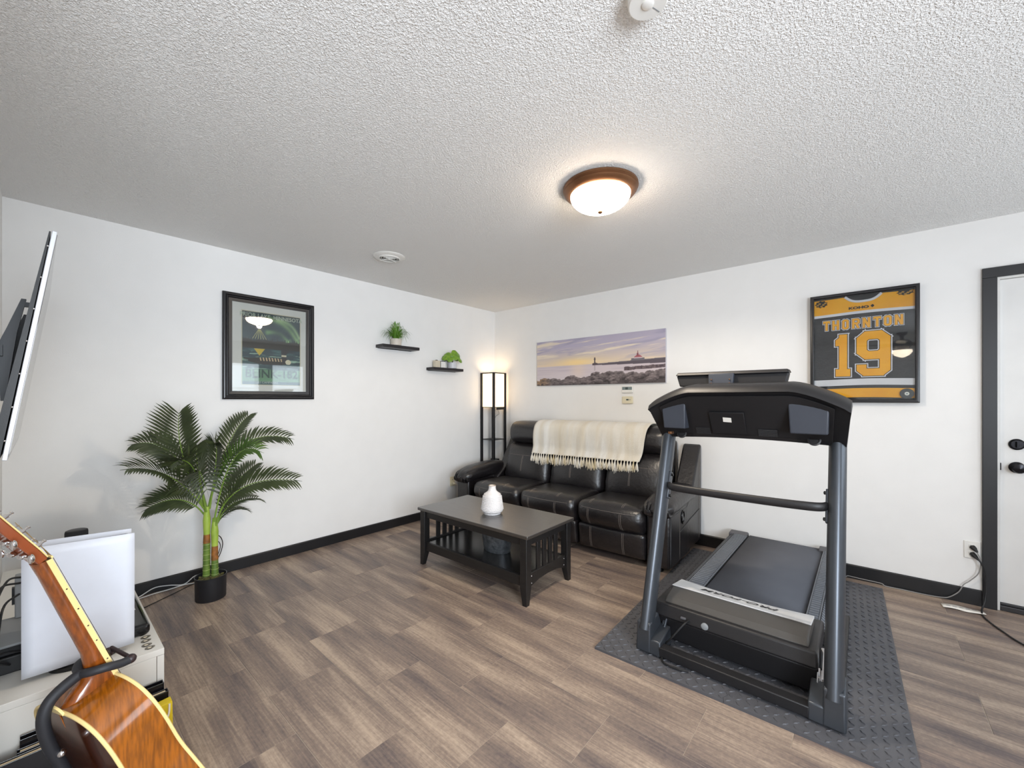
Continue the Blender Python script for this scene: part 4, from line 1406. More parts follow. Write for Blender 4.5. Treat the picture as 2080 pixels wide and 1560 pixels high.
def poster(u, v):
    n1 = vnoise(u, v, 5, 7, 3)
    sky = blend(C3(44, 58, 66) + 0 * u[..., None], C3(70, 88, 92), n1 * 1.2 - 0.2)
    col = sky.copy()
    # northern lights: curved green bands
    for ua, va, ub, vb, wdt, c in ((0.44, 0.93, 0.93, 0.66, 0.045, (148, 182, 122)), (0.60, 0.92, 0.97, 0.70, 0.035, (172, 200, 142)), (0.42, 0.73, 0.78, 0.615, 0.040, (124, 162, 106)), (0.44, 0.93, 0.42, 0.73, 0.03, (110, 146, 98)), (0.78, 0.615, 0.96, 0.63, 0.035, (150, 196, 128))):
        dx, dv = ub - ua, vb - va
        L2 = dx * dx + dv * dv
        t = np.clip(((u - ua) * dx + (v - va) * dv) / L2, 0, 1)
        bow = 0.05 * np.sin(np.pi * t)
        d = np.hypot(u - ua - dx * t - bow, (v - va - dv * t - bow) * 1.2) / wdt
        col = blend(col, C3(*c), np.exp(-d * d) * (0.6 + 0.4 * n1))
    tree = 0.585 + 0.035 * vnoise(u, 0 * u, 34, 1, 11, 3) + 0.03 * vnoise(u, 0 * u, 9, 1, 5, 2) + 0.025 * (np.abs(((u * 23) % 1) - 0.5) < 0.13)
    col = np.where(((v < tree) & (v > 0.50))[..., None], C3(40, 36, 34) + 10 * n1[..., None], col)
    water = blend(C3(38, 60, 70) + 0 * u[..., None], C3(78, 112, 112), (vnoise(u, v, 5, 46, 8) - 0.45) * 3)
    col = np.where((v <= 0.50)[..., None], water, col)
    # pale streaks
    st = (vnoise(u, v, 4, 70, 21) > 0.66) & (v < 0.48)
    col = np.where(st[..., None], C3(150, 180, 160), col)
    # loon
    bx_ = (u - 0.46) / 0.36; bz_ = (v - 0.335) / 0.048
    body = (bx_ ** 2 + bz_ ** 2 < 1) & (v < 0.385)
    col = np.where(body[..., None], C3(36, 30, 30), col)
    chk = body & (v > 0.325) & (u > 0.27) & (u < 0.68) & (((u * 20 + v * 6) % 1) < 0.42) & (v > 0.335)
    col = np.where(chk[..., None], C3(206, 178, 140), col)
    tail = (np.abs(v - 0.355 + (u - 0.1) * 0.05) < 0.012) & (u > 0.03) & (u < 0.25)
    col = np.where(tail[..., None], C3(36, 30, 30), col)
    neck = (np.abs(u - 0.70 - (0.42 - v) * 0.12) < 0.045) & (v > 0.33) & (v < 0.48)
    head = ((u - 0.715) / 0.062) ** 2 + ((v - 0.485) / 0.040) ** 2 < 1
    col = np.where((neck | head)[..., None], C3(38, 34, 40), col)
    bill = (np.abs(v - 0.488 + (u - 0.76) * 0.10) < 0.010 * np.clip((0.90 - u) / 0.12, 0, 1)) & (u > 0.75) & (u < 0.90)
    col = np.where(bill[..., None], C3(40, 40, 46), col)
    coll = (np.abs(v - 0.42) < 0.012) & (np.abs(u - 0.70) < 0.045)
    breast = ((u - 0.775) / 0.05) ** 2 + ((v - 0.335) / 0.035) ** 2 < 1
    col = np.where((coll | breast)[..., None], C3(214, 204, 176), col)
    # yellow reflected glow shape and rays
    yw = (v < 0.497) & (v > 0.405) & (np.abs(u - 0.285) < (v - 0.405) * 0.95 + 0.002)
    col = np.where(yw[..., None], C3(206, 176, 60), col)
    for k in range(6):
        a = (k - 2.5) * 0.30
        ray = (np.abs(u - 0.285 - (0.78 - v) * a) < 0.0045) & (v > 0.63) & (v < 0.76)
        col = np.where(ray[..., None], C3(176, 172, 110), col)
    # green lower water
    g = np.clip((0.235 - v) / 0.03, 0, 1) * (vnoise(u, v, 3, 30, 4) > 0.30)
    col = blend(col, C3(104, 150, 110), g * 0.85)
    g2 = np.clip((0.06 - v) / 0.02, 0, 1)
    col = blend(col, C3(58, 88, 96), g2)
    edge = (u < 0.012) | (u > 0.988) | (v < 0.008) | (v > 0.992)
    col = np.where(edge[..., None], C3(200, 190, 160), col)
    return col


pw0, pw1, pz0, pz1 = -0.209, 0.227, -0.294, 0.288
print_grid('print', pw0, pw1, pz0, pz1, -0.0066, 220, 290, poster, 'art', po)
MX = math.pi / 2
ink_green = mat('sage_ink', '#b4bfae', 0.6)
ink_dark = mat('dark_teal_ink', '#24423c', 0.6)
ink_pale = mat('pale_ink', '#b9c3b8', 0.6)
text_obj('poster_lettering', 'PRIOR LAKE, MINNESOTA', 0.043, (0.009, -0.0072, 0.255), (MX, 0, 0), ink_green, po, 0.0002, sx=0.93, bold=0.0006)
text_obj('poster_lettering', 'BLINK-182', 0.092, (0.009, -0.0072, -0.205), (MX, 0, 0), ink_dark, po, 0.0002, sx=0.93, bold=0.002)
text_obj('poster_lettering', 'LAS CAMPANAS', 0.024, (-0.03, -0.0072, -0.272), (MX, 0, 0), ink_pale, po, 0.0002, sx=0.95)
MB().box((-hw + 0.055, -0.0115, -hh + 0.055), (hw - 0.055, -0.0095, hh - 0.055)).build('glass', 'glass', smooth=False, **P)

# ------------------------------------------------------------------ canvas seascape on the far wall
cv = thing('canvas_print', 'wide canvas print of a rocky shore, pier and lighthouse at sunset', 'canvas', (1.472, 0, 1.721))
chw, chh = 0.758, 0.255
MB().box((-chw, -0.030, -chh), (chw, -0.001, chh)).build('stretcher', 'canvas_side', cv, smooth=False, world=False)


def seascape(u, v):
    H0 = 0.425
    s = (v - H0) / (1 - H0)
    warp = v * 9 - u * 2.6 + 0.8 * vnoise(u, v, 3, 3, 2)
    n = vnoise(u * 1.0, warp / 9, 5, 14, 5)
    n2 = vnoise(u, v + u * -0.18, 4, 18, 9)
    sky = blend(C3(226, 206, 178) + 0 * u[..., None], C3(182, 174, 192), s * 1.5 - 0.05)
    glow = np.exp(-((u - 0.36) / 0.16) ** 2 - ((v - H0 - 0.06) / 0.09) ** 2)
    sky = blend(sky, C3(246, 214, 150), glow * 0.9)
    sky = blend(sky, C3(164, 158, 180), np.clip((n - 0.52) * 4.5, 0, 0.8) * np.clip(s * 2.5, 0, 1))
    sky = blend(sky, C3(236, 222, 196), np.clip((n2 - 0.56) * 6, 0, 0.85) * np.clip(s * 2.0, 0, 1))
    sea = blend(C3(206, 194, 198) + 0 * u[..., None], C3(192, 180, 188), (vnoise(u, v, 4, 60, 7) - 0.4) * 2.5)
    sea = blend(sea, C3(226, 204, 186), np.exp(-((u - 0.37) / 0.06) ** 2) * 0.6)
    sea = blend(sea, C3(214, 206, 208), np.clip((0.3 - v) * 3, 0, 0.6))
    col = np.where((v > H0)[..., None], sky, sea)
    # pier
    pb = H0 - 0.028 + 0.0 * u
    pt_ = H0 + 0.004 + np.clip((u - 0.52) / 0.48, 0, 1) * 0.042
    pier = (u > 0.505) & (v < pt_) & (v > pb - np.clip((u - 0.52) / 0.48, 0, 1) * 0.03)
    col = np.where(pier[..., None], C3(92, 84, 92), col)
    cap = pier & (v > pt_ - 0.012)
    col = np.where(cap[..., None], C3(122, 116, 122), col)
    head = (np.abs(u - 0.508) < 0.022) & (v > H0 - 0.03) & (v < H0 + 0.03 - np.abs(u - 0.508) * 0.9)
    lh = (np.abs(u - 0.506) < 0.0045) & (v > H0) & (v < H0 + 0.135)
    lhc = (np.abs(u - 0.506) < 0.0075) & (v > H0 + 0.085) & (v < H0 + 0.11)
    col = np.where((head | lh | lhc)[..., None], C3(84, 74, 80), col)
    refl = (np.abs(u - 0.506) < 0.004) & (v < H0 - 0.03) & (v > H0 - 0.14)
    col = np.where(refl[..., None], col * 0.86, col)
    base = (u > 0.775) & (u < 0.865) & (v > H0 + 0.018) & (v < H0 + 0.062)
    col = np.where(base[..., None], C3(112, 106, 114), col)
    hs = (u > 0.795) & (u < 0.848) & (v > H0 + 0.06) & (v < H0 + 0.085)
    col = np.where(hs[..., None], C3(196, 182, 186), col)
    roof = (v > H0 + 0.08) & (v < H0 + 0.125) & (np.abs(u - 0.822) < 0.030 - (v - H0 - 0.08) * 0.45)
    col = np.where(roof[..., None], C3(166, 92, 98), col)
    tw = (np.abs(u - 0.820) < 0.006) & (v > H0 + 0.11) & (v < H0 + 0.165)
    ms_ = (np.abs(u - 0.820) < 0.0018) & (v > H0 + 0.16) & (v < H0 + 0.205)
    col = np.where((tw | ms_)[..., None], C3(128, 78, 86), col)
    # far rocks
    r2t = 0.325 + 0.022 * vnoise(u, 0 * u, 44, 1, 31, 2) + (u - 0.86) * 0.06
    r2 = (u > 0.725) & (v < r2t) & (v > 0.262 + 0.015 * vnoise(u, 0 * u, 30, 1, 35, 2) + (u - 0.86) * 0.10)
    col = np.where(r2[..., None], blend(C3(78, 66, 72) + 0 * u[..., None], C3(126, 112, 112), vnoise(u, v, 90, 40, 33, 2) * 1.4 - 0.3), col)
    # near rocks: rounded boulders
    rock = np.zeros_like(u, bool); shade = np.zeros_like(u)
    rng = np.random.RandomState(12)
    blds = []
    prof_u = [0, 0.07, 0.11, 0.15, 0.2, 0.27, 0.31, 0.36, 0.42, 0.46, 0.51, 0.56, 0.62, 0.68, 0.73, 0.78, 0.84, 0.9, 0.96, 1.02]
    prof_v = [0.10, 0.16, 0.05, 0.15, 0.13, 0.13, 0.20, 0.15, 0.15, 0.17, 0.25, 0.22, 0.25, 0.24, 0.20, 0.22, 0.20, 0.23, 0.24, 0.27]
    for a_, b_ in zip(prof_u, prof_v):
        blds.append((a_, b_ - 0.06, 0.036 + rng.rand() * 0.02, 0.068))
    for k in range(46):
        a_ = rng.rand() * 1.02
        b_ = rng.rand() * max(0.0, np.interp(a_, prof_u, prof_v) - 0.10)
        blds.append((a_, b_, 0.025 + rng.rand() * 0.035, 0.05 + rng.rand() * 0.03))
    blds.sort(key=lambda t: -t[1])
    tex = vnoise(u, v, 60, 36, 41, 3)
    for (a_, b_, ru, rv) in blds:
        tilt = (u - a_) * 0.6
        d2 = ((u - a_) / ru) ** 2 + ((v - b_ - tilt * 0.3) / rv) ** 2
        d2 = d2 + (tex - 0.5) * 0.9
        ins = d2 < 1
        sh_ = np.clip(0.30 + 0.55 * (v - b_) / rv + (tex - 0.5) * 1.2 + 0.1 * rng.rand(), 0, 1)
        shade = np.where(ins, sh_, shade)
        rock |= ins
    low = v < np.interp(u, prof_u, np.array(prof_v) - 0.07)
    shade = np.where(low & ~rock, 0.15 + 0.3 * tex, shade)
    rock |= low
    rc = blend(C3(58, 52, 54) + 0 * u[..., None], C3(142, 130, 130), shade)
    rc = blend(rc, C3(170, 134, 96), np.clip((0.14 - u) / 0.1, 0, 1) * shade)
    col = np.where(rock[..., None], rc, col)
    return col


print_grid('print', -chw, chw, -chh, chh, -0.0306, 420, 142, seascape, 'canvas_print', cv)

# ------------------------------------------------------------------ framed hockey jersey
je = thing('framed_jersey', 'black and gold hockey jersey numbered 19 in a black shadow box frame', 'jersey', (3.633, 0, 1.683))
J0 = Vector((3.633, 0, 1.683))
JW, JH = 0.297, 0.400
Jp = dict(parent=je)


def rj(x0, x1, z0, z1, prof):
    return rect_frame(x0, x1, z0, z1, prof)


rj(3.336, 3.930, 1.283, 2.084, [(0, -0.001), (0, -0.045), (0.004, -0.048), (0.018, -0.048), (0.022, -0.045), (0.022, -0.001)]).build('frame', 'frame_black', bevel=0.0015, **Jp)
MB().box((3.355, -0.012, 1.302), (3.911, -0.001, 2.065)).build('backing', 'j_black', smooth=False, **Jp)


def flat(poly, y, nm, m, thick=0.0012):
    return MB().prism(poly, y, y - thick, 'xz').build(nm, m, je, smooth=False)


xl, xr = 3.359, 3.907
# jersey body panels with slightly proud cloth
body = MB().grid([[(xl + (xr - xl) * i / 40, -0.0155 - 0.0022 * (noise.noise((i * .35, j * .3, 2)) + 0.5 * noise.noise((i * .9, j * .5, 7))), 1.315 + (2.05 - 1.315) * j / 40) for i in range(41)] for j in range(41)])
jb = body.build('jersey_body', 'j_black', je, fix=False, angle=180)


def panel(z0, z1, nm, m, y, x0=xl, x1=xr, top=None):
    g = []
    for j in range(9):
        rw = []
        for i in range(31):
            x = x0 + (x1 - x0) * i / 30
            za = z0 + 0.004 * math.sin(x * 9)
            zb_ = (top(x) if top else z1 + 0.004 * math.sin(x * 9))
            z = za + (zb_ - za) * j / 8
            rw.append((x, y - 0.0018 * noise.noise((x * 13, z * 6, 3)), z))
        g.append(rw)
    return MB().grid(g).build(nm, m, jb, fix=False, angle=180)


def yoke_top(x):
    # collar scoop
    t = abs(x - 3.640) / 0.098
    if t < 1: return 2.012 + 0.042 * t ** 3
    return 2.054 - 0.012 * max(0, (t - 1.3)) ** 0.5 * 0.3


panel(1.940, 2.05, 'yoke', 'j_yellow', -0.0200, top=yoke_top)
panel(1.922, 1.941, 'shoulder_stripe', 'j_white', -0.0203)
panel(1.406, 1.452, 'white_hem_stripe', 'j_white', -0.0200)
panel(1.318, 1.384, 'gold_hem', 'j_yellow', -0.0200)
col_ = MB().tube([(x, -0.021, yoke_top(x) + 0.001) for x in [3.540 + 0.2 * k / 24 for k in range(25)]], 0.0085, 8, ell=(1, 0.5))
col_.build('collar', 'j_white', jb)
for (a, b, c, d) in ((3.362, 3.442, 1.995, 2.050), (3.815, 3.905, 2.018, 2.058)):
    em = MB(); rn = random.Random(3)
    pts = []
    for k in range(18):
        t = k / 18 * 2 * math.pi; rr = 1 if k % 2 else 0.78
        pts.append(((a + b) / 2 + (b - a) / 2 * rr * math.cos(t), (c + d) / 2 + (d - c) / 2 * rr * math.sin(t)))
    MB().prism(pts, -0.0205, -0.0222, 'xz').build('shoulder_patch', 'j_ink', jb, smooth=False)
    em = MB()
    for k in range(5):
        x = a + (b - a) * (0.22 + 0.14 * k); z = c + (d - c) * (0.40 + 0.22 * math.sin(k * 2.1))
        em.prism([(x - 0.008, z - 0.003), (x + 0.006, z - 0.006), (x + 0.009, z + 0.004), (x - 0.004, z + 0.006)], -0.0222, -0.0228, 'xz')
    em.build('patch_stitching', mat('tan_thread', '#b98a3c', 0.8), jb, smooth=False)


def grow(poly, d):
    n = len(poly)
    A = sum(poly[i][0] * poly[(i + 1) % n][1] - poly[(i + 1) % n][0] * poly[i][1] for i in range(n))
    if A < 0: poly = poly[::-1]
    out = []
    L_ = []
    for i in range(n):
        (x0, z0), (x1, z1) = poly[i], poly[(i + 1) % n]
        dx, dz = x1 - x0, z1 - z0; l = math.hypot(dx, dz)
        nx_, nz_ = dz / l, -dx / l
        L_.append((x0 + nx_ * d, z0 + nz_ * d, dx / l, dz / l))
    for i in range(n):
        ax, az, ux, uz = L_[i - 1]; bx_, bz_, vx, vz = L_[i]
        den = ux * vz - uz * vx
        if abs(den) < 1e-9: out.append((bx_, bz_)); continue
        t = ((bx_ - ax) * vz - (bz_ - az) * vx) / den
        out.append((ax + ux * t, az + uz * t))
    return out


def R_(x0, x1, z0, z1): return [(x0, z0), (x1, z0), (x1, z1), (x0, z1)]


def octring(x, z, w, h_, t, c, tz=None):
    tz = tz or t
    ci = c * 0.55
    O = [(x + c, z), (x + w - c, z), (x + w, z + c), (x + w, z + h_ - c), (x + w - c, z + h_), (x + c, z + h_), (x, z + h_ - c), (x, z + c)]
    a, b, e, f = x + t, x + w - t, z + tz, z + h_ - tz
    I = [(a + ci * .4, e), (b - ci * .4, e), (b, e + ci * .4), (b, f - ci * .4), (b - ci * .4, f), (a + ci * .4, f), (a, f - ci * .4), (a, e + ci * .4)]
    return [[O[k], O[(k + 1) % 8], I[(k + 1) % 8], I[k]] for k in range(8)]


def glyph(ch, x, z, w, h_, t):
    e = t * 0.45
    if ch == 'T': return [R_(x, x + w, z + h_ - t, z + h_), R_(x + w / 2 - t / 2, x + w / 2 + t / 2, z, z + h_), R_(x, x + e, z + h_ - t * 1.5, z + h_), R_(x + w - e, x + w, z + h_ - t * 1.5, z + h_)]
    if ch == 'H': return [R_(x, x + t, z, z + h_), R_(x + w - t, x + w, z, z + h_), R_(x, x + w, z + h_ / 2 - t * .45, z + h_ / 2 + t * .45)]
    if ch == 'O': return octring(x, z, w, h_, t, w * 0.25, t)
    if ch == 'R': return [R_(x, x + t, z, z + h_), R_(x, x + w - t * .5, z + h_ - t, z + h_), R_(x + w - t, x + w, z + h_ * .50, z + h_ - t * .5), R_(x, x + w - t * .4, z + h_ * .42, z + h_ * .42 + t),
                          [(x + w * .42, z + h_ * .44), (x + w - t, z), (x + w, z), (x + w * .42 + t, z + h_ * .44)]]
    if ch == 'N': return [R_(x, x + t, z, z + h_), R_(x + w - t, x + w, z, z + h_), [(x, z + h_), (x + w - t, z), (x + w, z), (x + t, z + h_)]]
    return []


def lettering(nm, polys, d1, d2, y):
    for dd, m, yy in ((d2, 'j_white', y), (d1, 'j_ink', y - 0.0008), (0, 'j_yellow', y - 0.0016)):
        mb = MB()
        for k, p in enumerate(polys):
            mb.prism(grow(p, dd) if dd else p, yy, yy - 0.0009 - k * 0.000004, 'xz')
        mb.build(nm, m, jb, smooth=False)


XL = [(3.412, 3.456), (3.466, 3.509), (3.523, 3.564), (3.579, 3.625), (3.637, 3.682), (3.695, 3.739), (3.750, 3.794), (3.806, 3.852)]
for ch, (a, b) in zip('THORNTON', XL):
    u = (a - 3.632) / 0.22
    lettering('name_letter', glyph(ch, a + 0.002, 1.820 + 0.0, b - a - 0.004, 0.071, 0.0135), 0.0022, 0.0052, -0.0232)
lettering('number', [R_(3.507, 3.553, 1.475, 1.782), [(3.486, 1.742), (3.486, 1.700), (3.510, 1.700), (3.553, 1.782), (3.530, 1.782)], R_(3.487, 3.571, 1.475, 1.528)], 0.004, 0.0095, -0.0232)
n9 = octring(3.606, 1.592, 0.180, 0.200, 0.056, 0.045, 0.058)
n9 += [R_(3.730, 3.786, 1.515, 1.72), [(3.730, 1.52), (3.730, 1.474), (3.748, 1.474), (3.786, 1.512), (3.786, 1.53)], R_(3.640, 3.752, 1.474, 1.526),
       [(3.606, 1.512), (3.644, 1.474), (3.660, 1.474), (3.660, 1.555), (3.606, 1.555)]]
lettering('number', n9, 0.004, 0.0095, -0.0232)
text_obj('maker_lettering', 'KOHO', 0.024, (-0.016, -0.0225, 1.968 - 1.683), (MX, 0, 0), 'j_ink', je, 0.0005, sx=1.55, bold=0.0012)
MB().prism([(3.681, 1.972), (3.692, 1.984), (3.703, 1.972), (3.692, 1.960)], -0.0218, -0.0226, 'xz').build('maker_mark', 'j_ink', jb, smooth=False)
MB().box((3.358, -0.0385, 1.305), (3.908, -0.0365, 2.062)).build('glass', 'glass_jersey', smooth=False, **Jp)
pk = thing('hockey_puck', 'black hockey puck with white centre in lower corner of jersey frame', 'puck', (3.868, -0.0205, 1.345))
disc((3.868, -0.0215, 1.345), [(0.034, 0), (0.0355, 0.002), (0.0355, 0.010), (0.034, 0.0125), (0.001, 0.0125)], 32).build('body', 'plastic_black', pk)
disc((3.868, -0.0338, 1.345), [(0.012, 0), (0.012, 0.0006), (0.001, 0.0006)], 24).build('centre_print', 'paper', pk)
disc((3.868, -0.0344, 1.345), [(0.006, 0), (0.006, 0.0004), (0.001, 0.0004)], 16).build('inner_print', 'plastic_grey', pk)

# ------------------------------------------------------------------ wall controls and outlets
th = thing('thermostat', 'white thermostat with grey display on far wall under the canvas', 'thermostat', (1.842, 0, 1.405))
MB().box((1.786, -0.024, 1.373), (1.898, -0.0005, 1.439)).build('case', 'plastic_white', th, bevel=0.004, seg=3)
MB().box((1.790, -0.0255, 1.402), (1.894, -0.0235, 1.432)).build('display', 'lcd', th, smooth=False)
MB().box((1.824, -0.0262, 1.406), (1.852, -0.0255, 1.428)).build('digits', 'lcd_dark', th, smooth=False)
t2 = thing('wall_control', 'cream wall control with small dark window below the thermostat', 'control panel', (1.842, 0, 1.30))
MB().box((1.784, -0.022, 1.264), (1.898, -0.0005, 1.336)).build('case', 'plastic_cream', t2, bevel=0.006, seg=3)
MB().box((1.832, -0.0235, 1.296), (1.858, -0.0215, 1.310)).build('display', 'lcd_dark', t2, smooth=False)
MB().lathe([(0.004, 0), (0.004, 0.003)], n=10).xform(Matrix.Translation((1.872, -0.0215, 1.303)) @ R90).build('button', 'lcd_dark', t2)


def outlet(name, lab, loc, rz, mat_):
    o = thing(name, lab, 'outlet', loc, rz)
    MB().box((-0.036, -0.007, -0.055), (0.036, -0.0003, 0.055)).build('plate', mat_, o, world=False, bevel=0.003, seg=2)
    for z in (-0.022, 0.022):
        r = MB().box((-0.016, -0.009, z - 0.014), (0.016, -0.006, z + 0.014)).build('socket', mat_, o, world=False, bevel=0.003)
        MB().box((-0.008, -0.0095, z - 0.004), (-0.005, -0.0088, z + 0.008)).box((0.005, -0.0095, z - 0.004), (0.008, -0.0088, z + 0.008)).build('slots', 'plastic_black', r, world=False, smooth=False)
    return o


outlet('wall_outlet', 'white wall outlet with two black plugs beside the door casing', (4.169, 0, 0.347), 0, 'plastic_white')
outlet('wall_outlet', 'cream wall outlet on left wall beside the sofa arm', (0, -0.727, 0.35), math.radians(90), 'plastic_cream')


def cord(name, lab, plug, pts, r, m, cat='cord', rev=False):
    t = thing(name, lab, cat, pts[0])
    MB().tube(smooth_path(pts, 7), r, 8).build('cable', m, t)
    if plug:
        p0, p1 = Vector(plug[0]), Vector(plug[1])
        MB().tube([p0, p0.lerp(p1, .35), p0.lerp(p1, .7), p1], [0.014, 0.014, 0.009, 0.005], 10).build('plug', 'cable' if m == 'cable_grey' else m, t)
    return t


cord('electric_cable', 'black power cord from the outlet by the door across the floor', ((4.168, -0.010, 0.325), (4.190, -0.048, 0.300)),
     [(4.188, -0.046, 0.302), (4.200, -0.05, 0.285), (4.216, -0.045, 0.233), (4.222, -0.042, 0.137), (4.214, -0.055, 0.05), (4.196, -0.10, 0.008), (4.191, -0.21, 0.005), (4.24, -0.372, 0.005), (4.30, -0.50, 0.005), (4.50, -0.80, 0.005)], 0.0045, 'cable')
cord('electric_cable', 'thin grey power cord hanging from the outlet and along far baseboard', ((4.168, -0.010, 0.369), (4.186, -0.040, 0.345)),
     [(4.184, -0.038, 0.347), (4.200, -0.040, 0.29), (4.192, -0.028, 0.212), (4.156, -0.024, 0.153), (4.129, -0.024, 0.12), (4.108, -0.024, 0.068), (4.067, -0.026, 0.024), (4.031, -0.026, 0.010), (3.95, -0.026, 0.004),
      (3.85, -0.026, 0.004), (3.76, -0.036, 0.006), (3.735, -0.034, 0.0175), (3.62, -0.030, 0.0175), (3.560, -0.026, 0.0175), (3.545, -0.060, 0.0175)], 0.0030, 'cable_grey')
cord('electric_cable', 'tan cord plugged into the cream outlet behind the coffee table', ((0.010, -0.72, 0.328), (0.045, -0.71, 0.322)),
     [(0.044, -0.71, 0.322), (0.055, -0.695, 0.30), (0.050, -0.69, 0.22), (0.045, -0.69, 0.10), (0.05, -0.66, 0.01), (0.08, -0.50, 0.005)], 0.0032, 'plastic_cream')
for lab, m, dx, z, w in (('flat white cable along left baseboard, the nearer to the wall', 'cable_white', 0.0, 0.02, 1), ('flat pale cable along left baseboard, lower of the two', 'cable_white', 0.022, 0.006, -1)):
    cord('floor_cable', lab, None, [(0.045 + dx, -3.58, 0.006), (0.045 + dx, -3.47, 0.006), (0.032 + dx, -3.38, 0.008 + (0.03 if w > 0 else 0)), (0.030 + dx, -3.30, 0.008 + (0.02 if w > 0 else 0)), (0.040 + dx * .5, -3.22, 0.012),
                                     (0.055 + dx * .3, -3.15, 0.006 + (0.05 if w > 0 else 0)), (0.07, -3.05, 0.006)], 0.0035, m, 'cable')
cord('floor_cable', 'thin black cord crossing the floor between pot and console', None, [(0.30, -3.56, 0.004), (0.235, -3.448, 0.004), (0.145, -3.303, 0.004), (0.052, -3.15, 0.004), (0.03, -3.0, 0.004)], 0.0028, 'cable', 'cord')
tg_ = thing('paper_tag', 'white paper warning tag lying on the floor by the door', 'tag', (4.11, -0.14, 0))
g = []
for i in range(13):
    t = i / 12
    x = 4.018 + 0.185 * t; y = -0.150 + 0.035 * t + 0.006 * math.sin(t * 6)
    g.append([(x, y + 0.026, 0.004 + 0.004 * math.sin(t * 5)), (x + 0.004, y - 0.042, 0.003 + 0.006 * abs(math.sin(t * 4 + 1)))])
o = MB().grid(g).build('paper', 'paper', tg_, fix=False)
sd = o.modifiers.new('thickness', 'SOLIDIFY'); sd.thickness = 0.0006
lnm = MB()
for k in range(5):
    lnm.box((4.04 + k * 0.028, -0.152 + k * 0.0052, 0.0090), (4.058 + k * 0.028, -0.146 + k * 0.0052, 0.0094))
lnm.build('printing', 'plastic_grey', tg_, smooth=False)

# ------------------------------------------------------------------ ceiling fittings
lampc = thing('ceiling_light', 'lit dome flush-mount ceiling light with bronze rim', 'ceiling light', (2.58, -1.93, 2.44))
Lk = dict(parent=lampc, world=False)
MB().lathe([(0.186, 0.0), (0.196, -0.004), (0.197, -0.014), (0.190, -0.020), (0.192, -0.026), (0.184, -0.036), (0.166, -0.046), (0.158, -0.048), (0.150, -0.040), (0.150, 0.0)], n=64).build('rim', 'bronze', **Lk)
dm = [(0.157, -0.044)] + [(0.157 * math.cos(t), -0.046 - 0.084 * math.sin(t)) for t in [k * math.pi / 2 / 12 for k in range(13)]]
dm[-1] = (0.001, dm[-1][1])
MB().lathe(dm, n=64, caps=False).build('glass_dome', 'dome', **Lk)
MB().lathe([(0.004, -0.126), (0.012, -0.130), (0.013, -0.136), (0.008, -0.142), (0.001, -0.146)], n=20).build('finial', 'bronze', **Lk)
ld = bpy.data.lights.new('dome_bulb', 'SPOT')
ld.energy = 68.0
ld.color = (1.0, 0.88, 0.72)
ld.spot_size = math.radians(168)
ld.spot_blend = 0.25
ld.shadow_soft_size = 0.03
lo_ = bpy.data.objects.new('dome_bulb', ld)
COL.objects.link(lo_)
lo_.parent = lampc
lo_.location = (0, 0, -0.140)
vt = thing('ceiling_vent', 'round white air vent in the ceiling above left wall', 'vent', (0.792, -2.068, 2.44))
Lk = dict(parent=vt, world=False)
MB().lathe([(0.120, 0.0), (0.122, -0.004), (0.112, -0.012), (0.085, -0.014), (0.080, -0.022), (0.076, -0.022), (0.076, 0.0)], n=48).build('ring', 'plastic_white', **Lk)
MB().lathe([(0.076, -0.002), (0.001, -0.002)], n=32, caps=False).build('duct_shade_disc', 'tm_dark', **Lk)  # dark disc painted in for the shade up the duct
for r in (0.060, 0.042, 0.024):
    MB().lathe([(r + 0.005, -0.010), (r + 0.001, -0.021), (r - 0.0005, -0.021), (r + 0.0035, -0.010)], n=40, caps=False).build('louver', 'plastic_white', **Lk)
MB().lathe([(0.010, -0.004), (0.010, -0.026), (0.001, -0.027)], n=20).build('hub', 'plastic_white', **Lk)
for a in (20, 110, 200, 290):
    MB().box((0.008, -0.0025, -0.024), (0.078, 0.0025, -0.012)).xform(Matrix.Rotation(math.radians(a), 4, 'Z')).build('spoke', 'plastic_white', **Lk)
sm = thing('smoke_detector', 'round white smoke detector on the ceiling at the top edge', 'smoke detector', (3.192, -2.782, 2.44))
Lk = dict(parent=sm, world=False)
MB().lathe([(0.060, 0), (0.060, -0.006), (0.054, -0.008), (0.054, -0.030), (0.050, -0.034), (0.001, -0.034)], n=48).build('case', 'plastic_white', **Lk)
MB().lathe([(0.016, -0.034), (0.016, -0.0365), (0.012, -0.0385), (0.001, -0.0385)], n=24).build('button', 'plastic_white', **Lk)
MB().box((-0.0015, 0.020, -0.0345), (0.0015, 0.046, -0.0339)).xform(Matrix.Rotation(math.radians(-20), 4, 'Z')).build('indicator_slot', 'plastic_grey', **Lk)
fan = thing('ceiling_fan', 'dark ceiling fan with lit bowl seen only mirrored in the jersey glass', 'ceiling fan', (4.13, -5.75, 2.44))
Lk = dict(parent=fan, world=False)
MB().lathe([(0.07, 0), (0.07, -0.03), (0.03, -0.05), (0.02, -0.12), (0.09, -0.13), (0.13, -0.17), (0.13, -0.23), (0.08, -0.28), (0.05, -0.30)], n=36).build('motor', 'dark_bronze', **Lk)
for k in range(5):
    R = Matrix.Rotation(k * 2 * math.pi / 5 + 0.3, 4, 'Z') @ Matrix.Rotation(math.radians(10), 4, 'X')
    MB().prism([(0.12, -0.02), (0.22, -0.055), (0.62, -0.065), (0.65, -0.03), (0.65, 0.03), (0.62, 0.065), (0.22, 0.055), (0.12, 0.02)], -0.205, -0.197, 'xy').xform(R).build('blade', 'fan_wood', **Lk)
MB().lathe([(0.13, -0.30), (0.125, -0.34), (0.09, -0.39), (0.03, -0.42), (0.001, -0.425)], n=36, caps=False).build('light_bowl', 'bowl', **Lk)

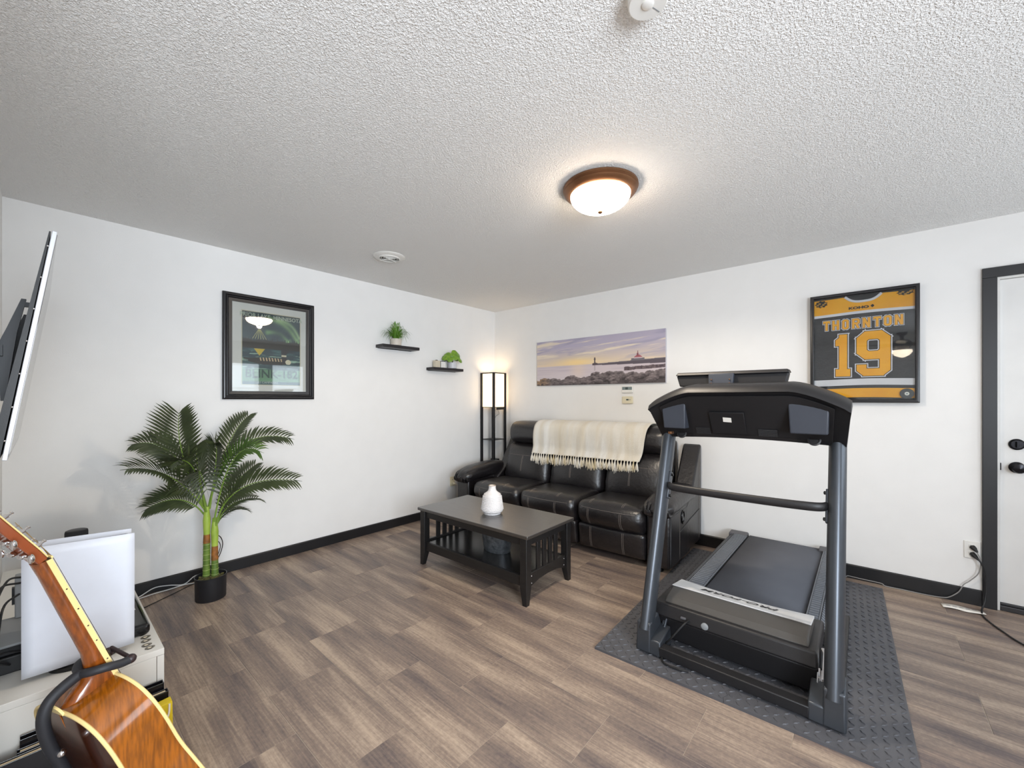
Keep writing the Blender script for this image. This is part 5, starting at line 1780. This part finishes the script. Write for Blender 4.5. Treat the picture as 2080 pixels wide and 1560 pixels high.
# ------------------------------------------------------------------ television on the wall mount (edge on)
tv = thing('television', 'wall-mounted television seen edge on, black back and pale edge', 'television', (1.05, -3.90, 1.48))
RT = Matrix.Translation((1.05, -3.902, 1.485)) @ Matrix.Rotation(math.radians(-8.0), 4, 'X')
hw_, hh_ = 0.60, 0.372


def tvb(lo, hi, nm, m, bev=0.0):
    return MB().box(lo, hi).xform(RT).build(nm, m, tv, smooth=False, bevel=bev)


tvb((-hw_, -0.010, -hh_), (hw_, 0.002, hh_), 'edge_frame', 'tv_side', 0.002)
tvb((-hw_ + 0.008, 0.002, -hh_ + 0.012), (hw_ - 0.008, 0.0028, hh_ - 0.008), 'screen', 'tv_screen')
MB().hexa([(-hw_ + 0.004, -0.014, -hh_ + 0.004), (hw_ - 0.004, -0.014, -hh_ + 0.004), (hw_ - 0.004, -0.012, hh_ - 0.004), (-hw_ + 0.004, -0.012, hh_ - 0.004)],
          [(-hw_ + 0.004, -0.036, -hh_ + 0.01), (hw_ - 0.004, -0.036, -hh_ + 0.01), (hw_ - 0.004, -0.016, hh_ - 0.004), (-hw_ + 0.004, -0.016, hh_ - 0.004)]).xform(RT).build('back_cover', 'plastic_black', tv, smooth=False)
for k in range(7):
    MB().sphere((hw_ - 0.002, -0.012, -hh_ + 0.06 + k * 0.105), 0.003, 5).xform(RT).build('edge_screw', 'chrome', tv)
mt = thing('tv_mount', 'black metal wall bracket holding the television', 'bracket', (1.05, -4.02, 1.50))
for x in (0.85, 1.28):
    MB().prism([(-3.978, 1.30), (-3.968, 1.30), (-3.940, 1.55), (-3.918, 1.675), (-3.930, 1.675), (-3.965, 1.56), (-3.985, 1.50)], x, x + 0.03, 'yz').build('arm', 'black_metal', mt, smooth=False)
    MB().box((x + 0.004, -3.925, 1.648), (x + 0.026, -3.893, 1.664)).build('spacer', 'black_metal', mt, smooth=False)
MB().box((0.80, -4.019, 1.38), (1.36, -4.004, 1.60)).build('wall_plate', 'black_metal', mt, smooth=False, bevel=0.002)
MB().box((0.82, -4.004, 1.46), (1.34, -3.972, 1.50)).build('rail', 'black_metal', mt, smooth=False)

# ------------------------------------------------------------------ media console and what stands on it
mc = thing('media_console', 'low white media console along the television wall', 'cabinet', (1.0, -3.80, 0))
cx0, cx1, cy0, cy1, cz = 0.30, 1.757, -4.008, -3.596, 0.42
MB().box((cx0, cy0, cz - 0.022), (cx1, cy1, cz)).build('top', 'console', mc, smooth=False, bevel=0.0012)
for x in (cx0, cx1 - 0.018):
    MB().box((x + 0.0005, cy0 + 0.012, 0.02), (x + 0.0175, cy1 - 0.021, cz - 0.0225)).build('end_panel', 'console', mc, smooth=False, bevel=0.001)
MB().box((cx0 + 0.02, cy0, 0.02), (cx1 - 0.02, cy0 + 0.01, cz - 0.0225)).build('back_panel', 'console', mc, smooth=False)
MB().box((cx0 + 0.018, cy0 + 0.012, 0.04), (cx1 - 0.018, cy1 - 0.022, 0.06)).build('bottom', 'console', mc, smooth=False)
w = (cx1 - cx0) / 3
for k in range(3):
    d = MB().box((cx0 + k * w + 0.0015, cy1 - 0.0195, 0.03), (cx0 + (k + 1) * w - 0.0015, cy1, cz - 0.0235)).build('door', 'console', mc, smooth=False, bevel=0.001)
    MB().box((cx0 + (k + .5) * w - 0.05, cy1, 0.36), (cx0 + (k + .5) * w + 0.05, cy1 + 0.014, 0.368)).build('handle', 'chrome', d, smooth=False)
MB().box((cx0 + 0.02, cy0 + 0.04, 0.0), (cx1 - 0.03, cy1 - 0.05, 0.02)).build('plinth', 'tm_dark', mc, smooth=False)

gc = thing('game_console', 'upright white game console with black stand on the media console', 'game console', (1.645, -3.795, 0.42))
for s in (1, -1):
    rows = []
    for i in range(15):
        v = i / 14
        rw = []
        for j in range(11):
            u = j / 10
            y = -3.924 + 0.258 * u
            z = 0.438 + (0.405 - 0.012 * u) * v
            bul = 0.010 * (1 - (2 * v - 1) ** 2) * 0.4 + 0.006 * v * v
            rw.append((1.645 + s * (0.030 + bul + 0.004 * (1 - (2 * u - 1) ** 2)), y, z))
        rows.append(rw)
    o = MB().grid(rows).build('side_plate', 'ps_white', gc, fix=True, angle=180)
    sd = o.modifiers.new('thickness', 'SOLIDIFY'); sd.thickness = 0.004; sd.offset = 0
MB().box((1.622, -3.915, 0.442), (1.668, -3.675, 0.822)).build('core', 'plastic_gloss', gc, bevel=0.008, seg=3)
MB().lathe([(0.078, 0.0), (0.080, 0.003), (0.078, 0.012), (0.05, 0.018), (0.03, 0.019), (0.001, 0.019)], (1.645, -3.785, 0.4205), 36, sx=0.62, sy=1.05).build('stand', 'plastic_black', gc)

sp_ = thing('smart_speaker', 'charcoal fabric cylinder speaker behind the white game console', 'speaker', (0.47, -3.755, 0.4205))
MB().lathe([(0.042, 0), (0.044, 0.004), (0.044, 0.180), (0.042, 0.188), (0.038, 0.190)], n=32).build('body', mat('charcoal_cloth', '#2c2d30', 0.85, bump=(500, 0.4)), sp_, world=False)
MB().lathe([(0.039, 0.1895), (0.036, 0.191), (0.001, 0.191)], n=32, caps=False).build('top_plate', 'plastic_black', sp_, world=False)
cs_ = thing('black_set_top_box', 'flat glossy black box on the media console behind the game console', 'box', (1.30, -3.72, 0.4205))
MB().box((1.02, -3.84, 0.4205), (1.605, -3.612, 0.462)).build('case', 'plastic_gloss', cs_, bevel=0.014, seg=4)
MB().box((1.40, -3.650, 0.462), (1.44, -3.635, 0.4635)).build('badge', 'chrome', cs_, smooth=False)
rc = thing('cable_receiver', 'black receiver box with ribbed sides at the rear of the media console', 'box', (1.42, -3.94, 0.4205))
MB().box((1.30, -4.0, 0.4205), (1.56, -3.90, 0.475)).build('case', 'plastic_black', rc, bevel=0.004)
MB().box((1.31, -3.995, 0.475), (1.55, -3.905, 0.505)).build('upper_case', 'tm_dark', rc, bevel=0.004)
MB().box((1.30, -3.99, 0.505), (1.56, -3.905, 0.513)).build('lid', 'plastic_grey', rc, bevel=0.002)
wr = thing('wifi_router', 'pale grey upright router half hidden behind the game console', 'router', (1.30, -3.925, 0.5135))
MB().box((1.27, -3.945, 0.5135), (1.33, -3.90, 0.66)).build('case', 'plastic_grey', wr, bevel=0.004)
MB().box((1.29, -3.952, 0.56), (1.31, -3.945, 0.62)).build('port_panel', 'plastic_black', wr, smooth=False)
lo_cables = [
    [(1.33, -3.925, 0.66), (1.40, -3.960, 0.675), (1.50, -3.985, 0.62), (1.53, -3.990, 0.55), (1.50, -4.000, 0.48), (1.62, -4.000, 0.435), (1.78, -4.000, 0.40), (1.80, -4.000, 0.2), (1.80, -4.0, 0.02)],
    [(1.33, -3.93, 0.64), (1.40, -3.975, 0.655), (1.46, -3.99, 0.58), (1.50, -3.985, 0.52), (1.60, -3.99, 0.45), (1.79, -4.005, 0.35), (1.79, -4.005, 0.02)],
    [(1.33, -3.935, 0.60), (1.42, -3.965, 0.60), (1.47, -3.975, 0.54), (1.60, -3.975, 0.49), (1.70, -3.985, 0.45), (1.785, -3.995, 0.38), (1.785, -3.995, 0.02)],
    [(1.56, -3.95, 0.45), (1.64, -3.985, 0.50), (1.72, -3.995, 0.47), (1.80, -3.99, 0.36), (1.805, -3.985, 0.02)],
    [(1.62, -3.905, 0.50), (1.66, -3.97, 0.53), (1.72, -4.0, 0.48), (1.79, -3.985, 0.40), (1.81, -4.01, 0.02)],
]
for k, (lab, pts) in enumerate(zip(('black cable looping highest from the router behind the game console', 'black cable sagging inside the highest loop beside the router', 'black cable drooping lowest from the router port',
                                    'black cable rising from the receiver box then over the console end', 'black cable leaving the rear of the white game console'), lo_cables)):
    c_ = thing('loose_cable', lab, 'cable', pts[0], group='cables behind the media console')
    MB().tube(smooth_path(pts, 6), 0.0035, 7).build('sheath', 'cable', c_)
ps_ = thing('dark_gap_strip', 'black strip added for the shadowed gap at the media console end by the wall', 'dark strip', (1.775, -3.992, 0.12))  # dark piece added where the gap by the wall is only shadow
MB().box((1.759, -4.014, 0.06), (1.790, -3.972, 0.38)).build('body', 'plastic_black', ps_, bevel=0.004)
for k in range(4):
    MB().box((1.790, -4.008, 0.10 + k * 0.065), (1.797, -3.980, 0.135 + k * 0.065)).build('socket', 'plastic_gloss', ps_, smooth=False)
pks = [(1.590, -3.634, 20, 'topmost'), (1.623, -3.630, 12, 'second from the glossy black box'), (1.654, -3.633, 8, 'middle'), (1.690, -3.636, 0, 'second from the console corner'), (1.719, -3.631, 14, 'closest to the console corner')]
plabs = ['small dark guitar pick nearest the glossy black box', 'small dark guitar pick second from the glossy black box', 'small dark guitar pick in the middle of the row of five',
         'small dark guitar pick second from the console corner', 'small dark guitar pick nearest the console corner']
for (x, y, a, _), lab in zip(pks, plabs):
    t = thing('guitar_pick', lab, 'guitar pick', (x, y, 0.4202), math.radians(a), 'guitar picks in a row on the media console')
    ol = []
    for k in range(20):
        th_ = k / 20 * 2 * math.pi
        r = 0.0125 * (1 + 0.32 * math.exp(-((th_ - math.pi / 2) / 0.5) ** 2))
        ol.append((r * math.cos(th_), r * math.sin(th_)))
    MB().loft([[(p[0], p[1], 0) for p in ol], [(p[0], p[1], 0.0012) for p in ol]]).build('blade', 'pick_a', t, world=False, smooth=False)
    MB().loft([[(p[0] * .5, p[1] * .4, 0.0012) for p in ol], [(p[0] * .5, p[1] * .4, 0.0015) for p in ol]]).build('print', 'candle', t, world=False, smooth=False)

# books and folders leaning at the console end, and a yellow bag
for k, (x0, x1, ya, yb_, zt, mm, lab) in enumerate([
    (1.772, 1.798, -3.925, -3.603, 0.318, 'binder', 'black ring binder standing against the console end, the one nearest it'),
    (1.806, 1.828, -3.930, -3.596, 0.300, 'binder', 'slim black folder with cream page edges, middle of three beside the console'),
    (1.836, 1.858, -3.975, -3.640, 0.300, 'binder', 'large black folder with cream top edge, farthest from the console end')]):
    t = thing('binder', lab, 'binder', ((x0 + x1) / 2, (ya + yb_) / 2, 0), group='folders at the console end')
    MB().box((x0, ya, 0), (x0 + 0.003, yb_, zt)).box((x1 - 0.003, ya, 0), (x1, yb_, zt)).box((x0, yb_ - 0.003, 0), (x1, yb_, zt)).build('cover', mm, t, smooth=False, bevel=0.0008)
    MB().box((x0 + 0.004, ya + 0.006, 0.004), (x1 - 0.004, yb_ - 0.006, zt - (0.02 if k == 0 else 0.004))).build('pages', 'plastic_black' if k == 0 else 'page', t, smooth=False)
yb_ = thing('yellow_bag', 'yellow paper bag with white cord handle beside the console end', 'bag', (1.87, -3.61, 0))
MB().hexa([(1.838, -3.634, 0), (1.885, -3.634, 0), (1.885, -3.590, 0), (1.838, -3.590, 0)],
          [(1.846, -3.634, 0.285), (1.880, -3.634, 0.285), (1.880, -3.594, 0.288), (1.846, -3.594, 0.288)]).build('body', 'yellow_card', yb_, smooth=False, bevel=0.001)
MB().tube(smooth_path([(1.881, -3.602, 0.284), (1.884, -3.604, 0.255), (1.887, -3.612, 0.235), (1.887, -3.622, 0.232), (1.884, -3.630, 0.26)]), 0.0028, 6).build('cord_handle', 'paper', yb_)

# ------------------------------------------------------------------ acoustic guitar on its stand
GA = Vector((0.1332, -0.3139, 0.9401)).normalized()     # neck axis, leaning back to the wall
GN = Vector((-0.3673, 0.8653, 0.341)).normalized()      # out of the soundboard
GU = Vector((0.9205, 0.3907, 0.0))
GJ = Vector((2.1316, -3.7685, 0.585))                     # soundboard at the neck joint
gt = thing('acoustic_guitar', 'amber acoustic guitar with cream binding leaning in a black stand', 'guitar', (2.07, -3.64, 0.09))


def gp_(u, a, n): return GJ + GU * u + GA * a + GN * n


prof_g = [(0.0, -0.505), (0.06, -0.503), (0.115, -0.494), (0.162, -0.470), (0.192, -0.425), (0.202, -0.375), (0.196, -0.325), (0.178, -0.275), (0.162, -0.235), (0.154, -0.20),
          (0.152, -0.165), (0.150, -0.13), (0.143, -0.09), (0.130, -0.055), (0.112, -0.030), (0.088, -0.013), (0.058, -0.003), (0.028, 0.0)]
half = smooth_path([(u, a, 0) for u, a in prof_g], 4)
outl = [(p.x, p.y) for p in half] + [(-p.x, p.y) for p in reversed(half[1:])]


def depth(a): return 0.103 + 0.018 * (-a / 0.505)


no = len(outl)
frn = [gp_(u, a, 0.0) for u, a in outl]
bk = [gp_(u, a, -depth(a)) for u, a in outl]
sidem = MB().loft([frn, bk], True, False)
sidem.build('side', 'gtr_side', gt, angle=60)
tp = MB(); tp.v = [p.copy() for p in frn]; tp.f = [tuple(range(no))]
tp.build('soundboard', 'gtr_top', gt, smooth=False)
bkm = MB()
rings = []
for s, lift in ((1.0, 0), (0.8, 0.004), (0.5, 0.007), (0.2, 0.008)):
    rings.append([gp_(u * s, -0.25 + (a + 0.25) * s, -depth(-0.25 + (a + 0.25) * s) - lift) for u, a in outl])
bkm.loft(rings, True, False)
bkm.v.append(gp_(0, -0.25, -depth(-0.25) - 0.008)); ci = len(bkm.v) - 1
for j in range(no): bkm.f.append((3 * no + j, 3 * no + (j + 1) % no, ci))
bkm.build('back', 'gtr_back', gt, angle=60)
for nm, pts in (('front_binding', frn), ('back_binding', bk)):
    MB().tube(pts + [pts[0]], 0.0042, 8).build(nm, 'binding', gt)
MB().tube([gp_(0, -0.50, -depth(-.5) - 0.0065), gp_(0, -0.25, -depth(-.25) - 0.0085), gp_(0, -0.004, -0.105)], 0.0012, 6).build('back_strip', 'gtr_side', gt)
# neck
NL = 0.366
nk = []
for a, hw2, d in ((0.0, 0.028, 0.10), (0.012, 0.0275, 0.085), (0.028, 0.0272, 0.055), (0.05, 0.027, 0.034), (0.09, 0.026, 0.026), (0.20, 0.0245, 0.0235), (0.33, 0.0222, 0.021), (0.366, 0.0218, 0.022)):
    rg = []
    for k in range(13):
        th_ = math.pi * k / 12
        rg.append(gp_(hw2 * math.cos(th_), a, -d * math.sin(th_) ** 0.8))
    nk.append(rg)
MB().loft(nk).build('neck', 'gtr_neck', gt, angle=60)
hc = [gp_(0.028 * math.cos(math.pi * k / 12), 0.0 + 0.020 * math.sin(math.pi * k / 12), -0.104) for k in range(13)]
hc2 = [p - GN * 0.005 for p in hc]
MB().loft([hc, hc2]).build('heel_cap', 'binding', gt, smooth=False)
fb = [[gp_(-w_, a, 0.0005), gp_(w_, a, 0.0005), gp_(w_, a, 0.006), gp_(-w_, a, 0.006)] for a, w_ in ((-0.125, 0.0285), (NL, 0.0220))]
fbo = MB().loft(fb).build('fretboard', 'fretboard', gt, smooth=False)
for s in (-1, 1):
    MB().loft([[gp_(s * w_, a, -0.0045), gp_(s * (w_ + 0.0022), a, -0.0045), gp_(s * (w_ + 0.0022), a, 0.0062), gp_(s * w_, a, 0.0062)] for a, w_ in ((-0.125, 0.0285), (NL, 0.0220))]).build('neck_binding', 'binding', fbo, smooth=False)
dts = MB(); frt = MB()
for k in (3, 5, 7, 9, 12):
    a = NL - 0.645 * (1 - 2 ** (-(k - 0.5) / 12))
    w_ = 0.0220 + (NL - a) / (NL + 0.125) * 0.0065 + 0.0022
    dts.sphere(gp_(w_, a, 0.001), 0.0018, 5)
for k in range(1, 18):
    a = NL - 0.645 * (1 - 2 ** (-k / 12))
    w_ = 0.0220 + (NL - a) / (NL + 0.125) * 0.0065
    frt.tube([gp_(-w_, a, 0.0064), gp_(w_, a, 0.0064)], 0.0011, 5)
dts.build('side_dots', 'fretboard', fbo)
frt.build('frets', 'chrome', fbo)
MB().loft([[gp_(-0.022, a, 0.006), gp_(0.022, a, 0.006), gp_(0.022, a, 0.0095), gp_(-0.022, a, 0.0095)] for a in (NL, NL + 0.005)]).build('nut', 'binding', gt, smooth=False)
# headstock tilts back
HA = (GA * math.cos(math.radians(14)) - GN * math.sin(math.radians(14))).normalized()
HN = (GN * math.cos(math.radians(14)) + GA * math.sin(math.radians(14))).normalized()
H0 = gp_(0, NL + 0.004, 0.0)


def hp(u, a, n): return H0 + GU * u + HA * a + HN * n


MB().loft([[hp(-w_, a, -0.017), hp(w_, a, -0.017), hp(w_, a, 0.001), hp(-w_, a, 0.001)] for a, w_ in ((0, 0.0225), (0.03, 0.030), (0.17, 0.036), (0.185, 0.030))]).build('headstock', mat('reddish_headstock', '#8e4726', 0.25, coat=0.4), gt, bevel=0.002)
MB().loft([[hp(-w_ - .001, a, 0.001), hp(w_ + .001, a, 0.001), hp(w_ + .001, a, 0.0035), hp(-w_ - .001, a, 0.0035)] for a, w_ in ((0.004, 0.0235), (0.03, 0.030), (0.17, 0.036), (0.185, 0.030))]).build('headstock_veneer', 'binding', gt, smooth=False)
for s in (-1, 1):
    for k in range(3):
        a = 0.038 + k * 0.048
        u = s * (0.020 + k * 0.002)
        t = MB().tube([hp(u, a, 0.003), hp(u, a, 0.012), hp(u, a, 0.0125), hp(u, a, 0.019), hp(u, a, 0.0195), hp(u, a, 0.022)], [0.0055, 0.0055, 0.003, 0.003, 0.0038, 0.0038], 10).build('tuner', 'chrome', gt)
        MB().sphere((0, 0, 0), 0.010, 8, 1.25, 0.9, 0.65).xform(Matrix.Translation(hp(u - s * 0.0, a, -0.022))).build('tuner_housing', 'chrome', t)
        MB().tube([hp(u, a, -0.024), hp(s * 0.047, a, -0.024)], 0.0028, 8).sphere(hp(s * 0.056, a, -0.024), 0.010, 8, 1.0, 0.6, 1.1).build('tuner_button', 'chrome', t)
stg = MB()
for k in range(6):
    u = (k - 2.5) * 0.0068
    stg.tube([gp_(u * 1.25, -0.34, 0.012), gp_(u, NL, 0.0102), hp(math.copysign(0.018, u), 0.05 + 0.03 * (k % 3), 0.013)], 0.0006, 4)
stg.build('strings', 'string', gt)
MB().loft([[gp_(-0.08, a, 0.0), gp_(0.08, a, 0.0), gp_(0.08, a, 0.010), gp_(-0.08, a, 0.010)] for a in (-0.35, -0.325)]).build('bridge', 'fretboard', gt, smooth=False, bevel=0.003)
MB().tube([gp_(0.02, -0.505, -0.05), gp_(0.02, -0.515, -0.05)], 0.006, 8).build('strap_button', 'chrome', gt)

gs = thing('guitar_stand', 'black tubular guitar stand with padded yoke holding the guitar neck', 'guitar stand', (GJ.x, GJ.y, 0))
GH = Vector((-0.3907, 0.9205, 0.0))


def sp3(u, h_, z):
    p = GJ + GU * u + GH * h_
    return Vector((p.x, p.y, z))


MB().tube(smooth_path([sp3(0, -0.015, 0.03), sp3(0, -0.030, 0.20), sp3(0, -0.088, 0.401), sp3(0, -0.112, 0.475), sp3(0, -0.124, 0.541), sp3(0, -0.116, 0.580), sp3(0, -0.090, 0.602), sp3(0, -0.055, 0.616)], 5), 0.0125, 14).build('upright', 'rubber', gs)
for s in (-1, 1):
    MB().tube(smooth_path([sp3(0, -0.057, 0.614), sp3(s * 0.026, -0.050, 0.620), sp3(s * 0.044, -0.030, 0.622), sp3(s * 0.046, 0.0, 0.614), sp3(s * 0.046, 0.020, 0.612)], 5), 0.0105, 12).build('yoke_arm', 'rubber', gs)
    MB().sphere(sp3(s * 0.046, 0.024, 0.613), 0.012, 8).build('yoke_tip', 'rod', gs)
    MB().tube(smooth_path([sp3(0, -0.02, 0.10), sp3(s * 0.09, 0.05, 0.05), sp3(s * 0.17, 0.16, 0.012), sp3(s * 0.19, 0.20, 0.012)], 5), 0.010, 10).build('leg', 'black_metal', gs)
    MB().tube(smooth_path([sp3(0, -0.02, 0.14), sp3(s * 0.05, 0.05, 0.055), sp3(s * 0.07, 0.19, 0.075), sp3(s * 0.07, 0.215, 0.125)], 5), 0.0090, 10).build('cradle_arm', 'rubber', gs)
MB().tube([sp3(0.046, 0.024, 0.615), sp3(-0.046, 0.030, 0.622)], 0.005, 8).build('lock_rod', 'rod', gs)
MB().tube(smooth_path([sp3(0, -0.02, 0.09), sp3(0, -0.10, 0.03), sp3(0, -0.17, 0.012)], 5), 0.010, 10).build('leg', 'black_metal', gs)
MB().sphere(sp3(0.013, -0.098, 0.452), 0.009, 8).build('clamp_bolt', 'chrome', gs)
